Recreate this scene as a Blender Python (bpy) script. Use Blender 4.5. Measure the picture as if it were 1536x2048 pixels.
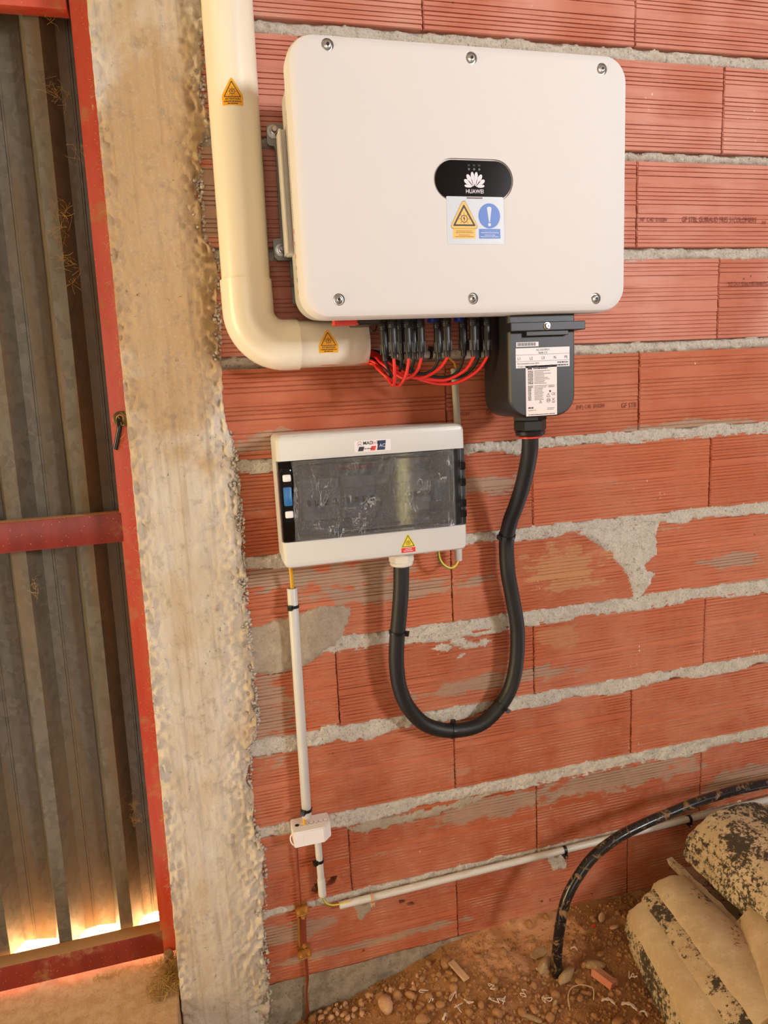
import bpy, bmesh, math, random
import numpy as np
from mathutils import Vector, Matrix, Euler
random.seed(7)
S = bpy.context.scene
for o in list(bpy.data.objects): bpy.data.objects.remove(o)
COL = S.collection

# ------------------------------------------------------------------ camera
CAM = Vector((-0.26914, -1.53844, 1.52788))
RX = Vector((0.964737, -0.258613, -0.049000))     # image right
RY = Vector((-0.092247, -0.157843, -0.983146))    # image down
RZ = Vector((0.246520, 0.952998, -0.176133))      # view direction
FPX = 1420.0
cd = bpy.data.cameras.new('camera'); cam = bpy.data.objects.new('camera', cd); COL.objects.link(cam)
cd.sensor_fit = 'VERTICAL'; cd.sensor_height = 36.0; cd.lens = 36.0 * FPX / 2048.0
cd.clip_start = 0.02; cd.clip_end = 200
M4 = Matrix(((RX.x, -RY.x, -RZ.x, CAM.x), (RX.y, -RY.y, -RZ.y, CAM.y), (RX.z, -RY.z, -RZ.z, CAM.z), (0, 0, 0, 1)))
cam.matrix_world = M4
S.camera = cam

# ------------------------------------------------------------------ light
S.view_settings.view_transform = 'Standard'; S.view_settings.look = 'None'
S.view_settings.gamma = 1.0; S.view_settings.use_curve_mapping = False
S.view_settings.exposure = 0.0
w = bpy.data.worlds.new('sky'); S.world = w; w.use_nodes = True
wb = w.node_tree.nodes['Background']; wb.inputs[0].default_value = (0.95, 0.95, 1.0, 1); wb.inputs[1].default_value = 3.0
sd = bpy.data.lights.new('sun', 'SUN'); sd.energy = 240.0; sd.angle = 0.012; sd.color = (1.0, 0.86, 0.66)
sun = bpy.data.objects.new('sun', sd); COL.objects.link(sun)
sun.rotation_euler = Vector((0.25, -0.62, -0.8)).to_track_quat('-Z', 'Y').to_euler()   # high sun behind the wall

def area(name, loc, target, sx, sy, power, color):
    d = bpy.data.lights.new(name, 'AREA'); d.shape = 'RECTANGLE'; d.size = sx; d.size_y = sy; d.energy = power; d.color = color
    o = bpy.data.objects.new(name, d); COL.objects.link(o); o.location = loc
    o.rotation_euler = (Vector(target) - Vector(loc)).to_track_quat('-Z', 'Y').to_euler()
    return o
# daylight through the openings of the shed: loft window front right, yard door far left, door gap; plus an added soft fill behind the camera
k_ = area('loft_window_daylight', (3.5, -5.15, 2.95), (0.42, 0, 2.12), 1.1, 0.9, 37, (0.95, 0.96, 1.0)); k_.data.spread = math.radians(58)
area('front_fill_light', (-0.6, -5.2, 1.5), (0.2, 0, 1.4), 2.6, 2.4, 66, (1.0, 0.93, 0.83))
y_ = area('yard_door_daylight', (-3.4, -0.72, 1.25), (0.0, -0.12, 1.5), 0.7, 2.0, 95, (1.0, 0.78, 0.40))
area('door_gap_daylight', (1.62, -5.2, 1.1), (0.15, 0, 1.2), 0.10, 2.1, 9, (1.0, 0.80, 0.35))

# ------------------------------------------------------------------ helpers
def ray(px, py):
    return RX * ((px - 768) / FPX) + RY * ((py - 1024) / FPX) + RZ
def at(px, py, Y=0.0):
    d = ray(px, py); s = (Y - CAM.y) / d.y; return CAM + d * s
def atz(px, py, z):
    d = ray(px, py); s = (z - CAM.z) / d.z; return CAM + d * s

WL = {}
def _reg(o, loc): WL[o.name] = Vector(loc)
def props(o, label=None, cat=None, group=None, kind=None):
    if label: o['label'] = label
    if cat: o['category'] = cat
    if group: o['group'] = group
    if kind: o['kind'] = kind
    return o
def thing(name, label, cat, loc, group=None, kind=None):
    o = bpy.data.objects.new(name, None); COL.objects.link(o); o.location = loc; o.empty_display_size = 0.05
    _reg(o, loc); return props(o, label, cat, group, kind)
def add(name, verts, faces, mat, parent=None, smooth=False, angle=40, recenter=True):
    V = np.array([tuple(v) for v in verts], dtype=float)
    c = (V.min(0) + V.max(0)) / 2 if recenter else np.zeros(3)
    me = bpy.data.meshes.new(name)
    me.from_pydata((V - c).tolist(), [], [tuple(int(i) for i in f) for f in faces])
    if smooth:
        me.shade_smooth()
        if angle: me.set_sharp_from_angle(angle=math.radians(angle))
    if mat: me.materials.append(mat)
    me.update()
    return link(name, me, Vector(c), parent)
def link(name, me, loc, parent=None):
    o = bpy.data.objects.new(name, me); COL.objects.link(o)
    if parent is not None:
        o.parent = parent; o.location = Vector(loc) - WL[parent.name]
    else: o.location = loc
    _reg(o, loc); return o
class MB:
    """collects shapes in world coordinates into one mesh"""
    def __init__(s): s.v = []; s.f = []
    def put(s, v, f):
        n = len(s.v); s.v += [Vector(p) for p in v]; s.f += [tuple(i + n for i in q) for q in f]; return s
    def build(s, name, mat, parent=None, smooth=False, angle=40): return add(name, s.v, s.f, mat, parent, smooth, angle)
def rbox(x0, x1, y0, y1, z0, z1, b=0.0, seg=2):
    bm = bmesh.new(); bmesh.ops.create_cube(bm, size=1)
    for v in bm.verts:
        v.co = Vector(((x0 + x1) / 2 + v.co.x * (x1 - x0), (y0 + y1) / 2 + v.co.y * (y1 - y0), (z0 + z1) / 2 + v.co.z * (z1 - z0)))
    if b: bmesh.ops.bevel(bm, geom=list(bm.edges), offset=b, segments=seg, affect='EDGES', profile=0.5)
    bmesh.ops.recalc_face_normals(bm, faces=bm.faces)
    bm.verts.index_update(); r = ([v.co.copy() for v in bm.verts], [[v.index for v in f.verts] for f in bm.faces]); bm.free(); return r
def spline(pts, n=8):
    P = [Vector(p) for p in pts]; P = [P[0] * 2 - P[1]] + P + [P[-1] * 2 - P[-2]]; out = []
    for i in range(1, len(P) - 2):
        for k in range(n):
            t = k / n; a, b, c, d = P[i - 1:i + 3]
            out.append(0.5 * (2 * b + (c - a) * t + (2 * a - 5 * b + 4 * c - d) * t * t + (3 * b - a - 3 * c + d) * t ** 3))
    out.append(P[-2].copy()); return out
def tube(pts, r, seg=12, cap=True, inner=None):
    P = [Vector(p) for p in pts]; n = len(P)
    rr = r if isinstance(r, (list, tuple)) else [r] * n
    T = [(P[min(i + 1, n - 1)] - P[max(i - 1, 0)]).normalized() for i in range(n)]
    u = T[0].orthogonal().normalized(); v = []; f = []
    for i in range(n):
        u = (u - T[i] * u.dot(T[i])).normalized(); w_ = T[i].cross(u)
        for k in range(seg):
            a = 2 * math.pi * k / seg; v.append(P[i] + (u * math.cos(a) + w_ * math.sin(a)) * rr[i])
    for i in range(n - 1):
        for k in range(seg):
            k2 = (k + 1) % seg; f.append((i * seg + k, i * seg + k2, (i + 1) * seg + k2, (i + 1) * seg + k))
    if cap: f.append(tuple(range(seg - 1, -1, -1))); f.append(tuple(range((n - 1) * seg, n * seg)))
    return v, f
def lathe(prof, org, axis, seg=24, closed=False):
    ax = Vector(axis).normalized(); u = ax.orthogonal().normalized(); w_ = ax.cross(u); org = Vector(org); v = []; f = []
    n = len(prof)
    for r, h in prof:
        for k in range(seg):
            a = 2 * math.pi * k / seg; v.append(org + ax * h + (u * math.cos(a) + w_ * math.sin(a)) * max(r, 1e-5))
    for i in range(n - 1 + (1 if closed else 0)):
        j = (i + 1) % n
        for k in range(seg):
            k2 = (k + 1) % seg; f.append((i * seg + k, i * seg + k2, j * seg + k2, j * seg + k))
    if not closed:
        if prof[0][0] > 1e-4: f.append(tuple(range(seg - 1, -1, -1)))
        if prof[-1][0] > 1e-4: f.append(tuple(range((n - 1) * seg, n * seg)))
    return v, f
def rr_loop(cx, cz, w_, h, rad, n=8):
    out = []
    for qx, qz, a0 in ((1, 1, 0), (-1, 1, 90), (-1, -1, 180), (1, -1, 270)):
        for k in range(n + 1):
            a = math.radians(a0 + 90 * k / n)
            out.append((cx + qx * (w_ / 2 - rad) + rad * math.cos(a), cz + qz * (h / 2 - rad) + rad * math.sin(a)))
    return out
def rr_prism(cx, cz, w_, h, rad, levels, n=8, caps=(True, True)):
    """rounded rectangle in XZ; levels = (inset, Y) from back to front"""
    v = []; f = []; m = 4 * (n + 1)
    for ins, y in levels:
        for x, z in rr_loop(cx, cz, w_ - 2 * ins, h - 2 * ins, max(rad - ins, 0.0005), n): v.append((x, y, z))
    L = len(levels)
    for i in range(L - 1):
        for k in range(m):
            k2 = (k + 1) % m; f.append((i * m + k, i * m + k2, (i + 1) * m + k2, (i + 1) * m + k))
    if caps[0]: f.append(tuple(range(m - 1, -1, -1)))
    if caps[1]: f.append(tuple(range((L - 1) * m, L * m)))
    return v, f
def prism(loop, y0, y1):
    """XZ outline extruded between two Y values"""
    n = len(loop); v = [(x, y0, z) for x, z in loop] + [(x, y1, z) for x, z in loop]
    f = [tuple(range(n - 1, -1, -1)), tuple(range(n, 2 * n))] + [(k, (k + 1) % n, n + (k + 1) % n, n + k) for k in range(n)]
    return v, f
def cut(obj, cutters):
    """boolean difference, applied"""
    for v, f in cutters:
        me = bpy.data.meshes.new('cutter'); me.from_pydata([tuple(p) for p in v], [], f); me.update()
        bm = bmesh.new(); bm.from_mesh(me); bmesh.ops.recalc_face_normals(bm, faces=bm.faces); bm.to_mesh(me); bm.free()
        co = bpy.data.objects.new('cutter', me); COL.objects.link(co)
        md = obj.modifiers.new('cut', 'BOOLEAN'); md.operation = 'DIFFERENCE'; md.solver = 'EXACT'; md.object = co
        bpy.context.view_layer.update()
        dg = bpy.context.evaluated_depsgraph_get(); new = bpy.data.meshes.new_from_object(obj.evaluated_get(dg))
        obj.modifiers.clear(); obj.data = new; bpy.data.objects.remove(co)
def fixnormals(o):
    bm = bmesh.new(); bm.from_mesh(o.data); bmesh.ops.recalc_face_normals(bm, faces=bm.faces); bm.to_mesh(o.data); bm.free(); return o
# value noise
def _h(ix, iy, s):
    n = (ix * 374761393 + iy * 668265263 + s * 974711) & 0xffffffff
    n = ((n ^ (n >> 13)) * 1274126177) & 0xffffffff
    return ((n ^ (n >> 16)) & 0xffff) / 32767.5 - 1.0
def vn(x, y, s=0):
    x = np.asarray(x, float); y = np.asarray(y, float)
    ix = np.floor(x).astype(np.int64); iy = np.floor(y).astype(np.int64); fx = x - ix; fy = y - iy
    fx = fx * fx * (3 - 2 * fx); fy = fy * fy * (3 - 2 * fy)
    a = _h(ix, iy, s); b = _h(ix + 1, iy, s); c = _h(ix, iy + 1, s); d = _h(ix + 1, iy + 1, s)
    return (a * (1 - fx) + b * fx) * (1 - fy) + (c * (1 - fx) + d * fx) * fy
def fbm(x, y, o=4, s=0):
    t = 0; a = 1.0; n = 0
    for i in range(o): t = t + a * vn(x * 2 ** i, y * 2 ** i, s + i * 17); n += a; a *= 0.5
    return t / n
def sdpoly(X, Z, poly):
    """signed distance, positive inside"""
    P = np.array(poly); d = np.full(X.shape, 1e9); ins = np.zeros(X.shape, bool); n = len(P)
    for i in range(n):
        ax, az = P[i]; bx, bz = P[(i + 1) % n]; ex, ez = bx - ax, bz - az
        t = np.clip(((X - ax) * ex + (Z - az) * ez) / (ex * ex + ez * ez + 1e-12), 0, 1)
        d = np.minimum(d, np.hypot(X - ax - t * ex, Z - az - t * ez))
        c = ((az > Z) != (bz > Z)) & (X < (bx - ax) * (Z - az) / (bz - az + 1e-12) + ax); ins ^= c
    return np.where(ins, d, -d)
def gridmesh(name, X, Y, Z, mat, parent=None, keep=None, smooth=True, flip=False, kind=None):
    n, m = X.shape; V = np.stack([X, Y, Z], -1).reshape(-1, 3)
    i = np.arange(n * m).reshape(n, m); q = np.stack([i[:-1, :-1], i[:-1, 1:], i[1:, 1:], i[1:, :-1]], -1)
    if flip: q = q[..., ::-1]
    q = q.reshape(-1, 4)
    if keep is not None:
        k = keep; kk = (k[:-1, :-1] | k[:-1, 1:] | k[1:, 1:] | k[1:, :-1]).reshape(-1); q = q[kk]
        used = np.unique(q); mp = np.full(n * m, -1); mp[used] = np.arange(len(used)); V = V[used]; q = mp[q]
    c = (V.min(0) + V.max(0)) / 2
    me = bpy.data.meshes.new(name); me.from_pydata((V - c).tolist(), [], q.tolist())
    if smooth: me.shade_smooth()
    me.materials.append(mat); me.update()
    return link(name, me, Vector(c), parent)

# ------------------------------------------------------------------ materials
def srgb(r, g, b):
    f = lambda c: (c / 255 / 12.92) if c / 255 <= 0.04045 else ((c / 255 + 0.055) / 1.055) ** 2.4
    return (f(r), f(g), f(b), 1.0)
class NM:
    def __init__(s, name):
        s.m = bpy.data.materials.new(name); s.m.use_nodes = True; s.t = s.m.node_tree; s.n = s.t.nodes; s.b = s.n['Principled BSDF']
    def new(s, t, **kw):
        x = s.n.new(t)
        for k, v in kw.items(): setattr(x, k, v)
        return x
    def lk(s, a, b): s.t.links.new(a, b)
    def coord(s, kind='pos', scale=None):
        if kind == 'pos': o = s.new('ShaderNodeNewGeometry').outputs['Position']
        else: o = s.new('ShaderNodeTexCoord').outputs['Object']
        if scale is not None:
            mp = s.new('ShaderNodeMapping'); mp.inputs['Scale'].default_value = scale; s.lk(o, mp.inputs[0]); o = mp.outputs[0]
        return o
    def noise(s, c, scale, detail=4, rough=0.55, dist=0.0):
        x = s.new('ShaderNodeTexNoise'); x.inputs['Scale'].default_value = scale; x.inputs['Detail'].default_value = detail
        x.inputs['Roughness'].default_value = rough; x.inputs['Distortion'].default_value = dist; s.lk(c, x.inputs['Vector']); return x.outputs[0]
    def voro(s, c, scale, feat='F1'):
        x = s.new('ShaderNodeTexVoronoi'); x.feature = feat; x.inputs['Scale'].default_value = scale; s.lk(c, x.inputs['Vector']); return x.outputs['Distance']
    def ramp(s, i, a, b, lo=0.0, hi=1.0):
        x = s.new('ShaderNodeMapRange'); x.clamp = True; x.interpolation_type = 'SMOOTHSTEP'
        for k, v in zip((1, 2, 3, 4), (a, b, lo, hi)): x.inputs[k].default_value = v
        s.lk(i, x.inputs[0]); return x.outputs[0]
    def math(s, op, a, b=None):
        x = s.new('ShaderNodeMath', operation=op)
        for k, v in enumerate((a, b)):
            if v is None: continue
            if isinstance(v, (int, float)): x.inputs[k].default_value = v
            else: s.lk(v, x.inputs[k])
        return x.outputs[0]
    def mix(s, fac, a, b, mode='MIX'):
        x = s.new('ShaderNodeMix', data_type='RGBA', blend_type=mode)
        for i, v in ((0, fac), (6, a), (7, b)):
            if isinstance(v, (int, float)): x.inputs[i].default_value = v
            elif isinstance(v, tuple): x.inputs[i].default_value = v
            else: s.lk(v, x.inputs[i])
        return x.outputs[2]
    def color(s, c):
        if isinstance(c, tuple): s.b.inputs['Base Color'].default_value = c
        else: s.lk(c, s.b.inputs['Base Color'])
        return s
    def set(s, rough=None, metal=None, spec=None, coat=None):
        for k, v in (('Roughness', rough), ('Metallic', metal), ('Specular IOR Level', spec), ('Coat Weight', coat)):
            if v is None: continue
            if isinstance(v, (int, float)): s.b.inputs[k].default_value = v
            else: s.lk(v, s.b.inputs[k])
        return s
    def bump(s, h, strength=0.3, dist=0.002, prev=None):
        x = s.new('ShaderNodeBump'); x.inputs['Strength'].default_value = strength; x.inputs['Distance'].default_value = dist
        s.lk(h, x.inputs['Height']); s.lk(x.outputs[0], s.b.inputs['Normal']); return s
    def blob(s, c, p, r, nz, warp=0.6):
        """soft-edged patch around a world point, edge broken by noise"""
        v = s.new('ShaderNodeVectorMath', operation='SUBTRACT'); s.lk(c, v.inputs[0]); v.inputs[1].default_value = p
        d = s.new('ShaderNodeVectorMath', operation='DIVIDE'); s.lk(v.outputs[0], d.inputs[0]); d.inputs[1].default_value = r
        l = s.new('ShaderNodeVectorMath', operation='LENGTH'); s.lk(d.outputs[0], l.inputs[0])
        k = s.math('ADD', l.outputs['Value'], s.math('MULTIPLY', s.math('SUBTRACT', nz, 0.5), warp * 4))
        return s.ramp(k, 1.1, 0.8)
def plain(name, c, rough=0.5, metal=0.0, spec=None, var=0.0, bump=None, coat=None):
    m = NM(name); cc = c
    if var:
        n = m.noise(m.coord('obj'), 14, 5); d = tuple(x * (1 - var) for x in c[:3]) + (1,)
        cc = m.mix(m.ramp(n, 0.3, 0.7), d, c)
    m.color(cc).set(rough, metal, spec, coat)
    if bump: m.bump(m.noise(m.coord('obj'), bump[0], 3), bump[1], 0.001)
    return m.m

MT = {}
MT['white_enamel'] = plain('white_enamel', srgb(222, 218, 215), 0.58, spec=0.3, bump=(900, 0.05))
MT['body_grey'] = plain('body_grey', srgb(205, 200, 190), 0.5)
MT['bracket_grey'] = plain('bracket_grey', srgb(150, 150, 140), 0.45, 0.3)
MT['steel'] = plain('steel', srgb(205, 203, 198), 0.28, 1.0)
MT['dark_hole'] = plain('dark_hole', srgb(25, 24, 24), 0.6)
MT['black_gloss'] = plain('black_gloss', srgb(9, 8, 8), 0.12)
MT['black_plastic'] = plain('black_plastic', srgb(30, 28, 28), 0.42, bump=(1500, 0.08))
MT['black_cable'] = plain('black_cable', srgb(24, 24, 25), 0.5, var=0.2, bump=(300, 0.1))
MT['black_rubber'] = plain('black_rubber', srgb(20, 20, 21), 0.4)
MT['tie_black'] = plain('tie_black', srgb(14, 14, 15), 0.35)
MT['red_wire'] = plain('red_wire', srgb(214, 40, 32), 0.4)
MT['red_tag'] = plain('red_tag', srgb(215, 55, 40), 0.4)
MT['blue_plastic'] = plain('blue_plastic', srgb(28, 60, 170), 0.35)
MT['blue_latch'] = plain('blue_latch', srgb(45, 110, 170), 0.35)
MT['pvc_cream'] = plain('pvc_cream', srgb(238, 228, 205), 0.3, bump=(60, 0.02))
MT['box_white'] = plain('box_white', srgb(214, 212, 206), 0.3)
MT['gland_grey'] = plain('gland_grey', srgb(222, 215, 200), 0.4)
MT['tube_grey'] = plain('tube_grey', srgb(205, 202, 195), 0.38, var=0.06)
MT['tube_dim'] = plain('tube_dim', srgb(172, 168, 155), 0.45)
MT['terminal_white'] = plain('terminal_white', srgb(240, 235, 230), 0.35)
MT['brass'] = plain('brass', srgb(206, 150, 76), 0.3, 0.55, var=0.15)
MT['copper'] = plain('copper', srgb(150, 74, 46), 0.5, 0.3, var=0.3)
MT['paper_white'] = plain('paper_white', srgb(236, 230, 230), 0.5)
MT['paper_pink'] = plain('paper_pink', srgb(240, 226, 220), 0.5)
MT['sticker_grey'] = plain('sticker_grey', srgb(200, 205, 212), 0.35)
MT['print_black'] = plain('print_black', srgb(45, 43, 42), 0.5)
MT['print_grey'] = plain('print_grey', srgb(120, 118, 118), 0.5)
MT['print_white'] = plain('print_white', srgb(225, 215, 220), 0.4)
MT['print_yellow'] = plain('print_yellow', srgb(250, 185, 60), 0.4)
MT['print_lemon'] = plain('print_lemon', srgb(240, 215, 60), 0.4)
MT['print_amber'] = plain('print_amber', srgb(240, 170, 45), 0.25)
MT['print_blue'] = plain('print_blue', srgb(62, 110, 195), 0.4)
MT['print_navy'] = plain('print_navy', srgb(28, 48, 92), 0.4)
MT['print_red'] = plain('print_red', srgb(225, 55, 48), 0.4)
MT['print_dimred'] = plain('print_dimred', srgb(95, 35, 30), 0.4)
MT['breaker_white'] = plain('breaker_white', srgb(215, 215, 212), 0.45)
MT['breaker_grey'] = plain('breaker_grey', srgb(120, 125, 130), 0.5)
MT['interior_grey'] = plain('interior_grey', srgb(150, 152, 155), 0.6)
MT['latch_black'] = plain('latch_black', srgb(14, 15, 18), 0.15)
MT['green_pcb'] = plain('green_pcb', srgb(120, 150, 60), 0.5)
MT['straw'] = plain('straw', srgb(190, 150, 85), 0.8, var=0.4)
MT['scrap_white'] = plain('scrap_white', srgb(225, 205, 185), 0.7, var=0.2)
MT['chip_tan'] = plain('chip_tan', srgb(205, 165, 125), 0.8, var=0.2)

def mk_earthwire():
    m = NM('earth_wire_sheath'); c = m.coord('obj')
    wv = m.new('ShaderNodeTexWave'); wv.inputs['Scale'].default_value = 60; wv.bands_direction = 'DIAGONAL'; m.lk(c, wv.inputs[0])
    m.color(m.mix(m.ramp(wv.outputs[1], 0.6, 0.75), srgb(230, 190, 40), srgb(95, 130, 45))).set(0.4); return m.m
MT['earth_wire'] = mk_earthwire()
MT['earth_amber'] = plain('earth_amber', srgb(215, 160, 30), 0.4)

def mk_brick(name, ca, cb, cc):
    m = NM(name); c = m.coord('pos'); oi = m.new('ShaderNodeObjectInfo').outputs['Random']
    big = m.noise(c, 3.5, 4); streak = m.noise(m.coord('pos', (6, 6, 120)), 1.0, 3)
    base = m.mix(oi, ca, cb)
    base = m.mix(m.ramp(big, 0.35, 0.7), base, cc)
    base = m.mix(m.math('MULTIPLY', m.ramp(streak, 0.45, 0.75), 0.45), base, srgb(160, 74, 46))
    # dry mortar film, in patches of its own
    film = m.noise(m.coord('pos', (1.6, 1, 7)), 3.2, 6, 0.62); film2 = m.noise(c, 60, 4)
    fm = m.math('MULTIPLY', m.ramp(film, 0.61, 0.72), m.ramp(film2, 0.35, 0.6))
    nz = m.noise(m.coord('pos', (1, 1, 2.2)), 16, 6, 0.65)
    def bl(px, py, rx, rz, col, k, warp=0.6):
        nonlocal base
        p = at(px, py, 0); base = m.mix(m.math('MULTIPLY', m.blob(c, tuple(p), (rx, 1.0, rz), nz, warp), k), base, col)
    base = m.mix(m.math('MULTIPLY', fm, 0.5), base, srgb(190, 160, 134))
    mort = srgb(165, 148, 125)
    for a in ((1245, 1555, 0.24, 0.035), (1000, 1612, 0.2, 0.03), (560, 1150, 0.12, 0.03), (700, 1150, 0.16, 0.03), (1470, 1120, 0.09, 0.02), (1480, 1560, .12, .04),
              (800, 1180, .2, .025), (980, 970, .1, .02), (560, 880, .1, .02), (440, 400, .05, .1), (1380, 850, .2, .012), (1000, 1360, .2, .02), (760, 1880, .3, .01), (560, 1870, .12, .03), (530, 1440, .06, .1)):
        bl(*a, mort, 0.72, 0.9)
    bl(1135, 1135, 0.10, 0.055, srgb(196, 146, 98), 0.75, 0.9); bl(1115, 1275, 0.06, 0.03, srgb(196, 140, 96), 0.6, 0.9)
    ge = m.new('ShaderNodeNewGeometry'); sx_ = m.new('ShaderNodeSeparateXYZ'); m.lk(ge.outputs['True Normal'], sx_.inputs[0])
    base = m.mix(m.math('MULTIPLY', m.ramp(sx_.outputs['Z'], 0.25, 0.6), m.ramp(m.noise(c, 9, 5, .65), 0.40, 0.62, 0.0, 0.8)), base, srgb(214, 170, 138))
    # white paint specks
    v = m.voro(m.coord('pos', (1, 1, 0.6)), 55); sp = m.math('MULTIPLY', m.ramp(v, 0.14, 0.06), m.ramp(m.noise(c, 7, 3), 0.58, 0.68))
    base = m.mix(sp, base, srgb(236, 214, 200))
    dk = m.math('MULTIPLY', m.ramp(m.voro(c, 24), 0.10, 0.03), m.ramp(m.noise(c, 5, 2), 0.55, 0.65)); base = m.mix(m.math('MULTIPLY', dk, 0.7), base, srgb(70, 40, 28))
    m.color(base).set(0.72, 0, 0.35)
    m.bump(m.math('ADD', m.noise(c, 260, 4), m.math('MULTIPLY', m.noise(m.coord('pos', (20, 20, 400)), 1, 3), 0.8)), 0.35, 0.0012)
    return m.m
MT['brick'] = mk_brick('hollow_clay_brick', srgb(166, 80, 46), srgb(194, 106, 68), srgb(198, 120, 88))
MT['brick_lit'] = mk_brick('lit_clay_brick', srgb(188, 108, 82), srgb(204, 130, 106), srgb(214, 152, 132))  # top-course copy: bright skylight put into a paler, pinker colour
MT['stamp'] = plain('brick_stamp', srgb(120, 58, 36), 0.8)
def mk_mortar(name, a, b, cc, bs=0.8):
    m = NM(name); c = m.coord('pos'); n = m.noise(c, 30, 6, 0.65); g = m.noise(c, 210, 5, 0.8); h = m.noise(c, 75, 5, 0.75)
    col = m.mix(m.ramp(n, 0.35, 0.65), a, b); col = m.mix(m.ramp(g, 0.52, 0.72), col, cc)
    col = m.mix(m.math('MULTIPLY', m.ramp(g, 0.46, 0.34), 0.75 * min(1, bs)), col, srgb(92, 80, 66)); col = m.mix(m.math('MULTIPLY', m.ramp(h, 0.44, 0.32), 0.75 * min(1, bs)), col, srgb(84, 72, 58))
    m.color(col).set(0.92, 0, 0.2); m.bump(m.math('ADD', m.math('ADD', g, h), m.math('MULTIPLY', n, 0.6)), bs, 0.005); return m.m
MT['mortar'] = mk_mortar('rough_mortar', srgb(208, 197, 180), srgb(224, 214, 198), srgb(246, 241, 232), 0.8)
MT['mortar_smooth'] = mk_mortar('trowelled_mortar', srgb(164, 148, 126), srgb(178, 162, 140), srgb(190, 174, 152), 0.4)
MT['footing'] = mk_mortar('footing_concrete', srgb(142, 128, 108), srgb(178, 162, 138), srgb(160, 146, 124), 0.7)
def mk_pillar():
    m = NM('weathered_concrete'); c = m.coord('pos'); n = m.noise(c, 5, 6, 0.62)
    st = m.noise(m.coord('pos', (70, 10, 2.5)), 1, 5, 0.6); fine = m.noise(c, 150, 6, 0.75); mid = m.noise(c, 32, 6, 0.7)
    col = m.mix(m.ramp(n, 0.35, 0.68), srgb(208, 190, 162), srgb(222, 212, 196))
    tan = m.math('MULTIPLY', m.ramp(m.noise(m.coord('pos', (4, 1, 1.2)), 1.3, 4), 0.46, 0.66), 0.6)
    p = at(340, 520, 0); tan = m.math('MAXIMUM', tan, m.math('MULTIPLY', m.blob(c, (p.x, p.y, p.z), (0.14, 1, 0.42), n, 0.35), 0.7))
    col = m.mix(tan, col, srgb(186, 146, 94))
    col = m.mix(m.math('MULTIPLY', m.ramp(st, 0.5, 0.72), 0.4), col, srgb(158, 130, 94))
    col = m.mix(m.math('MULTIPLY', m.ramp(mid, 0.52, 0.72), 0.55), col, srgb(146, 132, 112))
    col = m.mix(m.math('MULTIPLY', m.ramp(fine, 0.52, 0.75), 0.55), col, srgb(216, 204, 184))
    pit = m.math('MULTIPLY', m.ramp(m.noise(c, 95, 5, 0.8, 0.6), 0.38, 0.28), m.ramp(m.noise(c, 10, 6, 0.75), 0.44, 0.6)); col = m.mix(m.math('MULTIPLY', pit, 0.85), col, srgb(72, 62, 54))
    m.color(col).set(0.92, 0, 0.2); m.bump(m.math('SUBTRACT', m.math('ADD', m.math('ADD', fine, mid), m.math('MULTIPLY', st, 0.5)), m.math('MULTIPLY', pit, 1.5)), 0.8, 0.004); return m.m
MT['pillar'] = mk_pillar()
def mk_sheet():
    m = NM('galvanised_sheet'); c = m.coord('pos'); sp = m.new('ShaderNodeTexVoronoi'); sp.inputs['Scale'].default_value = 80
    wp = m.new('ShaderNodeVectorMath', operation='ADD'); nn = m.new('ShaderNodeTexNoise'); nn.inputs['Scale'].default_value = 40; m.lk(c, nn.inputs['Vector'])
    sc = m.new('ShaderNodeVectorMath', operation='SCALE'); m.lk(nn.outputs['Color'], sc.inputs[0]); sc.inputs['Scale'].default_value = 0.03
    m.lk(m.coord('pos', (1, 0.3, 0.7)), wp.inputs[0]); m.lk(sc.outputs[0], wp.inputs[1]); m.lk(wp.outputs[0], sp.inputs[0])
    bw = m.new('ShaderNodeRGBToBW'); m.lk(sp.outputs['Color'], bw.inputs[0])
    col = m.mix(m.ramp(bw.outputs[0], 0.1, 0.9), srgb(98, 91, 78), srgb(114, 107, 93))
    dust = m.math('MULTIPLY', m.ramp(m.noise(m.coord('pos', (14, 6, 1.2)), 1.4, 6, 0.65), 0.38, 0.68), 0.85)
    col = m.mix(dust, col, srgb(118, 94, 62)); col = m.mix(m.math('MULTIPLY', m.ramp(m.noise(c, 34, 5, .7), .55, .75), .35), col, srgb(70, 60, 46))
    m.color(col).set(m.math('ADD', 0.5, m.math('MULTIPLY', dust, 0.35)), m.math('SUBTRACT', 0.35, m.math('MULTIPLY', dust, 0.3)))
    m.bump(m.noise(c, 90, 4), 0.12, 0.001); return m.m
MT['sheet'] = mk_sheet()
def mk_red(name, a, b, k):
    m = NM(name); c = m.coord('pos'); n = m.noise(m.coord('pos', (9, 9, 1.6)), 2, 5, 0.6)
    col = m.mix(m.ramp(n, 0.35, 0.65), a, b)
    d = m.math('MULTIPLY', m.ramp(m.noise(m.coord('pos', (5, 5, 5)), 2.6, 6, 0.65), 0.54, 0.7), k)
    ge = m.new('ShaderNodeNewGeometry'); sx_ = m.new('ShaderNodeSeparateXYZ'); m.lk(ge.outputs['Normal'], sx_.inputs[0])   # dust lies on ledges, unseen outer side made tan so the bounced sun glows yellow
    d = m.math('MAXIMUM', d, m.math('MAXIMUM', m.ramp(sx_.outputs['Z'], 0.4, 0.8, 0, .9), m.ramp(sx_.outputs['Y'], 0.4, 0.8)))
    col = m.mix(d, col, srgb(172, 132, 84)); col = m.mix(m.ramp(m.voro(c, 110), 0.13, 0.06), col, srgb(204, 150, 90))
    m.color(col).set(m.math('ADD', 0.4, m.math('MULTIPLY', d, 0.5))); m.bump(m.noise(c, 200, 4), 0.15, 0.001); return m.m
MT['red_dark'] = mk_red('old_red_paint', srgb(118, 34, 24), srgb(136, 44, 30), 0.55)
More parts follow.
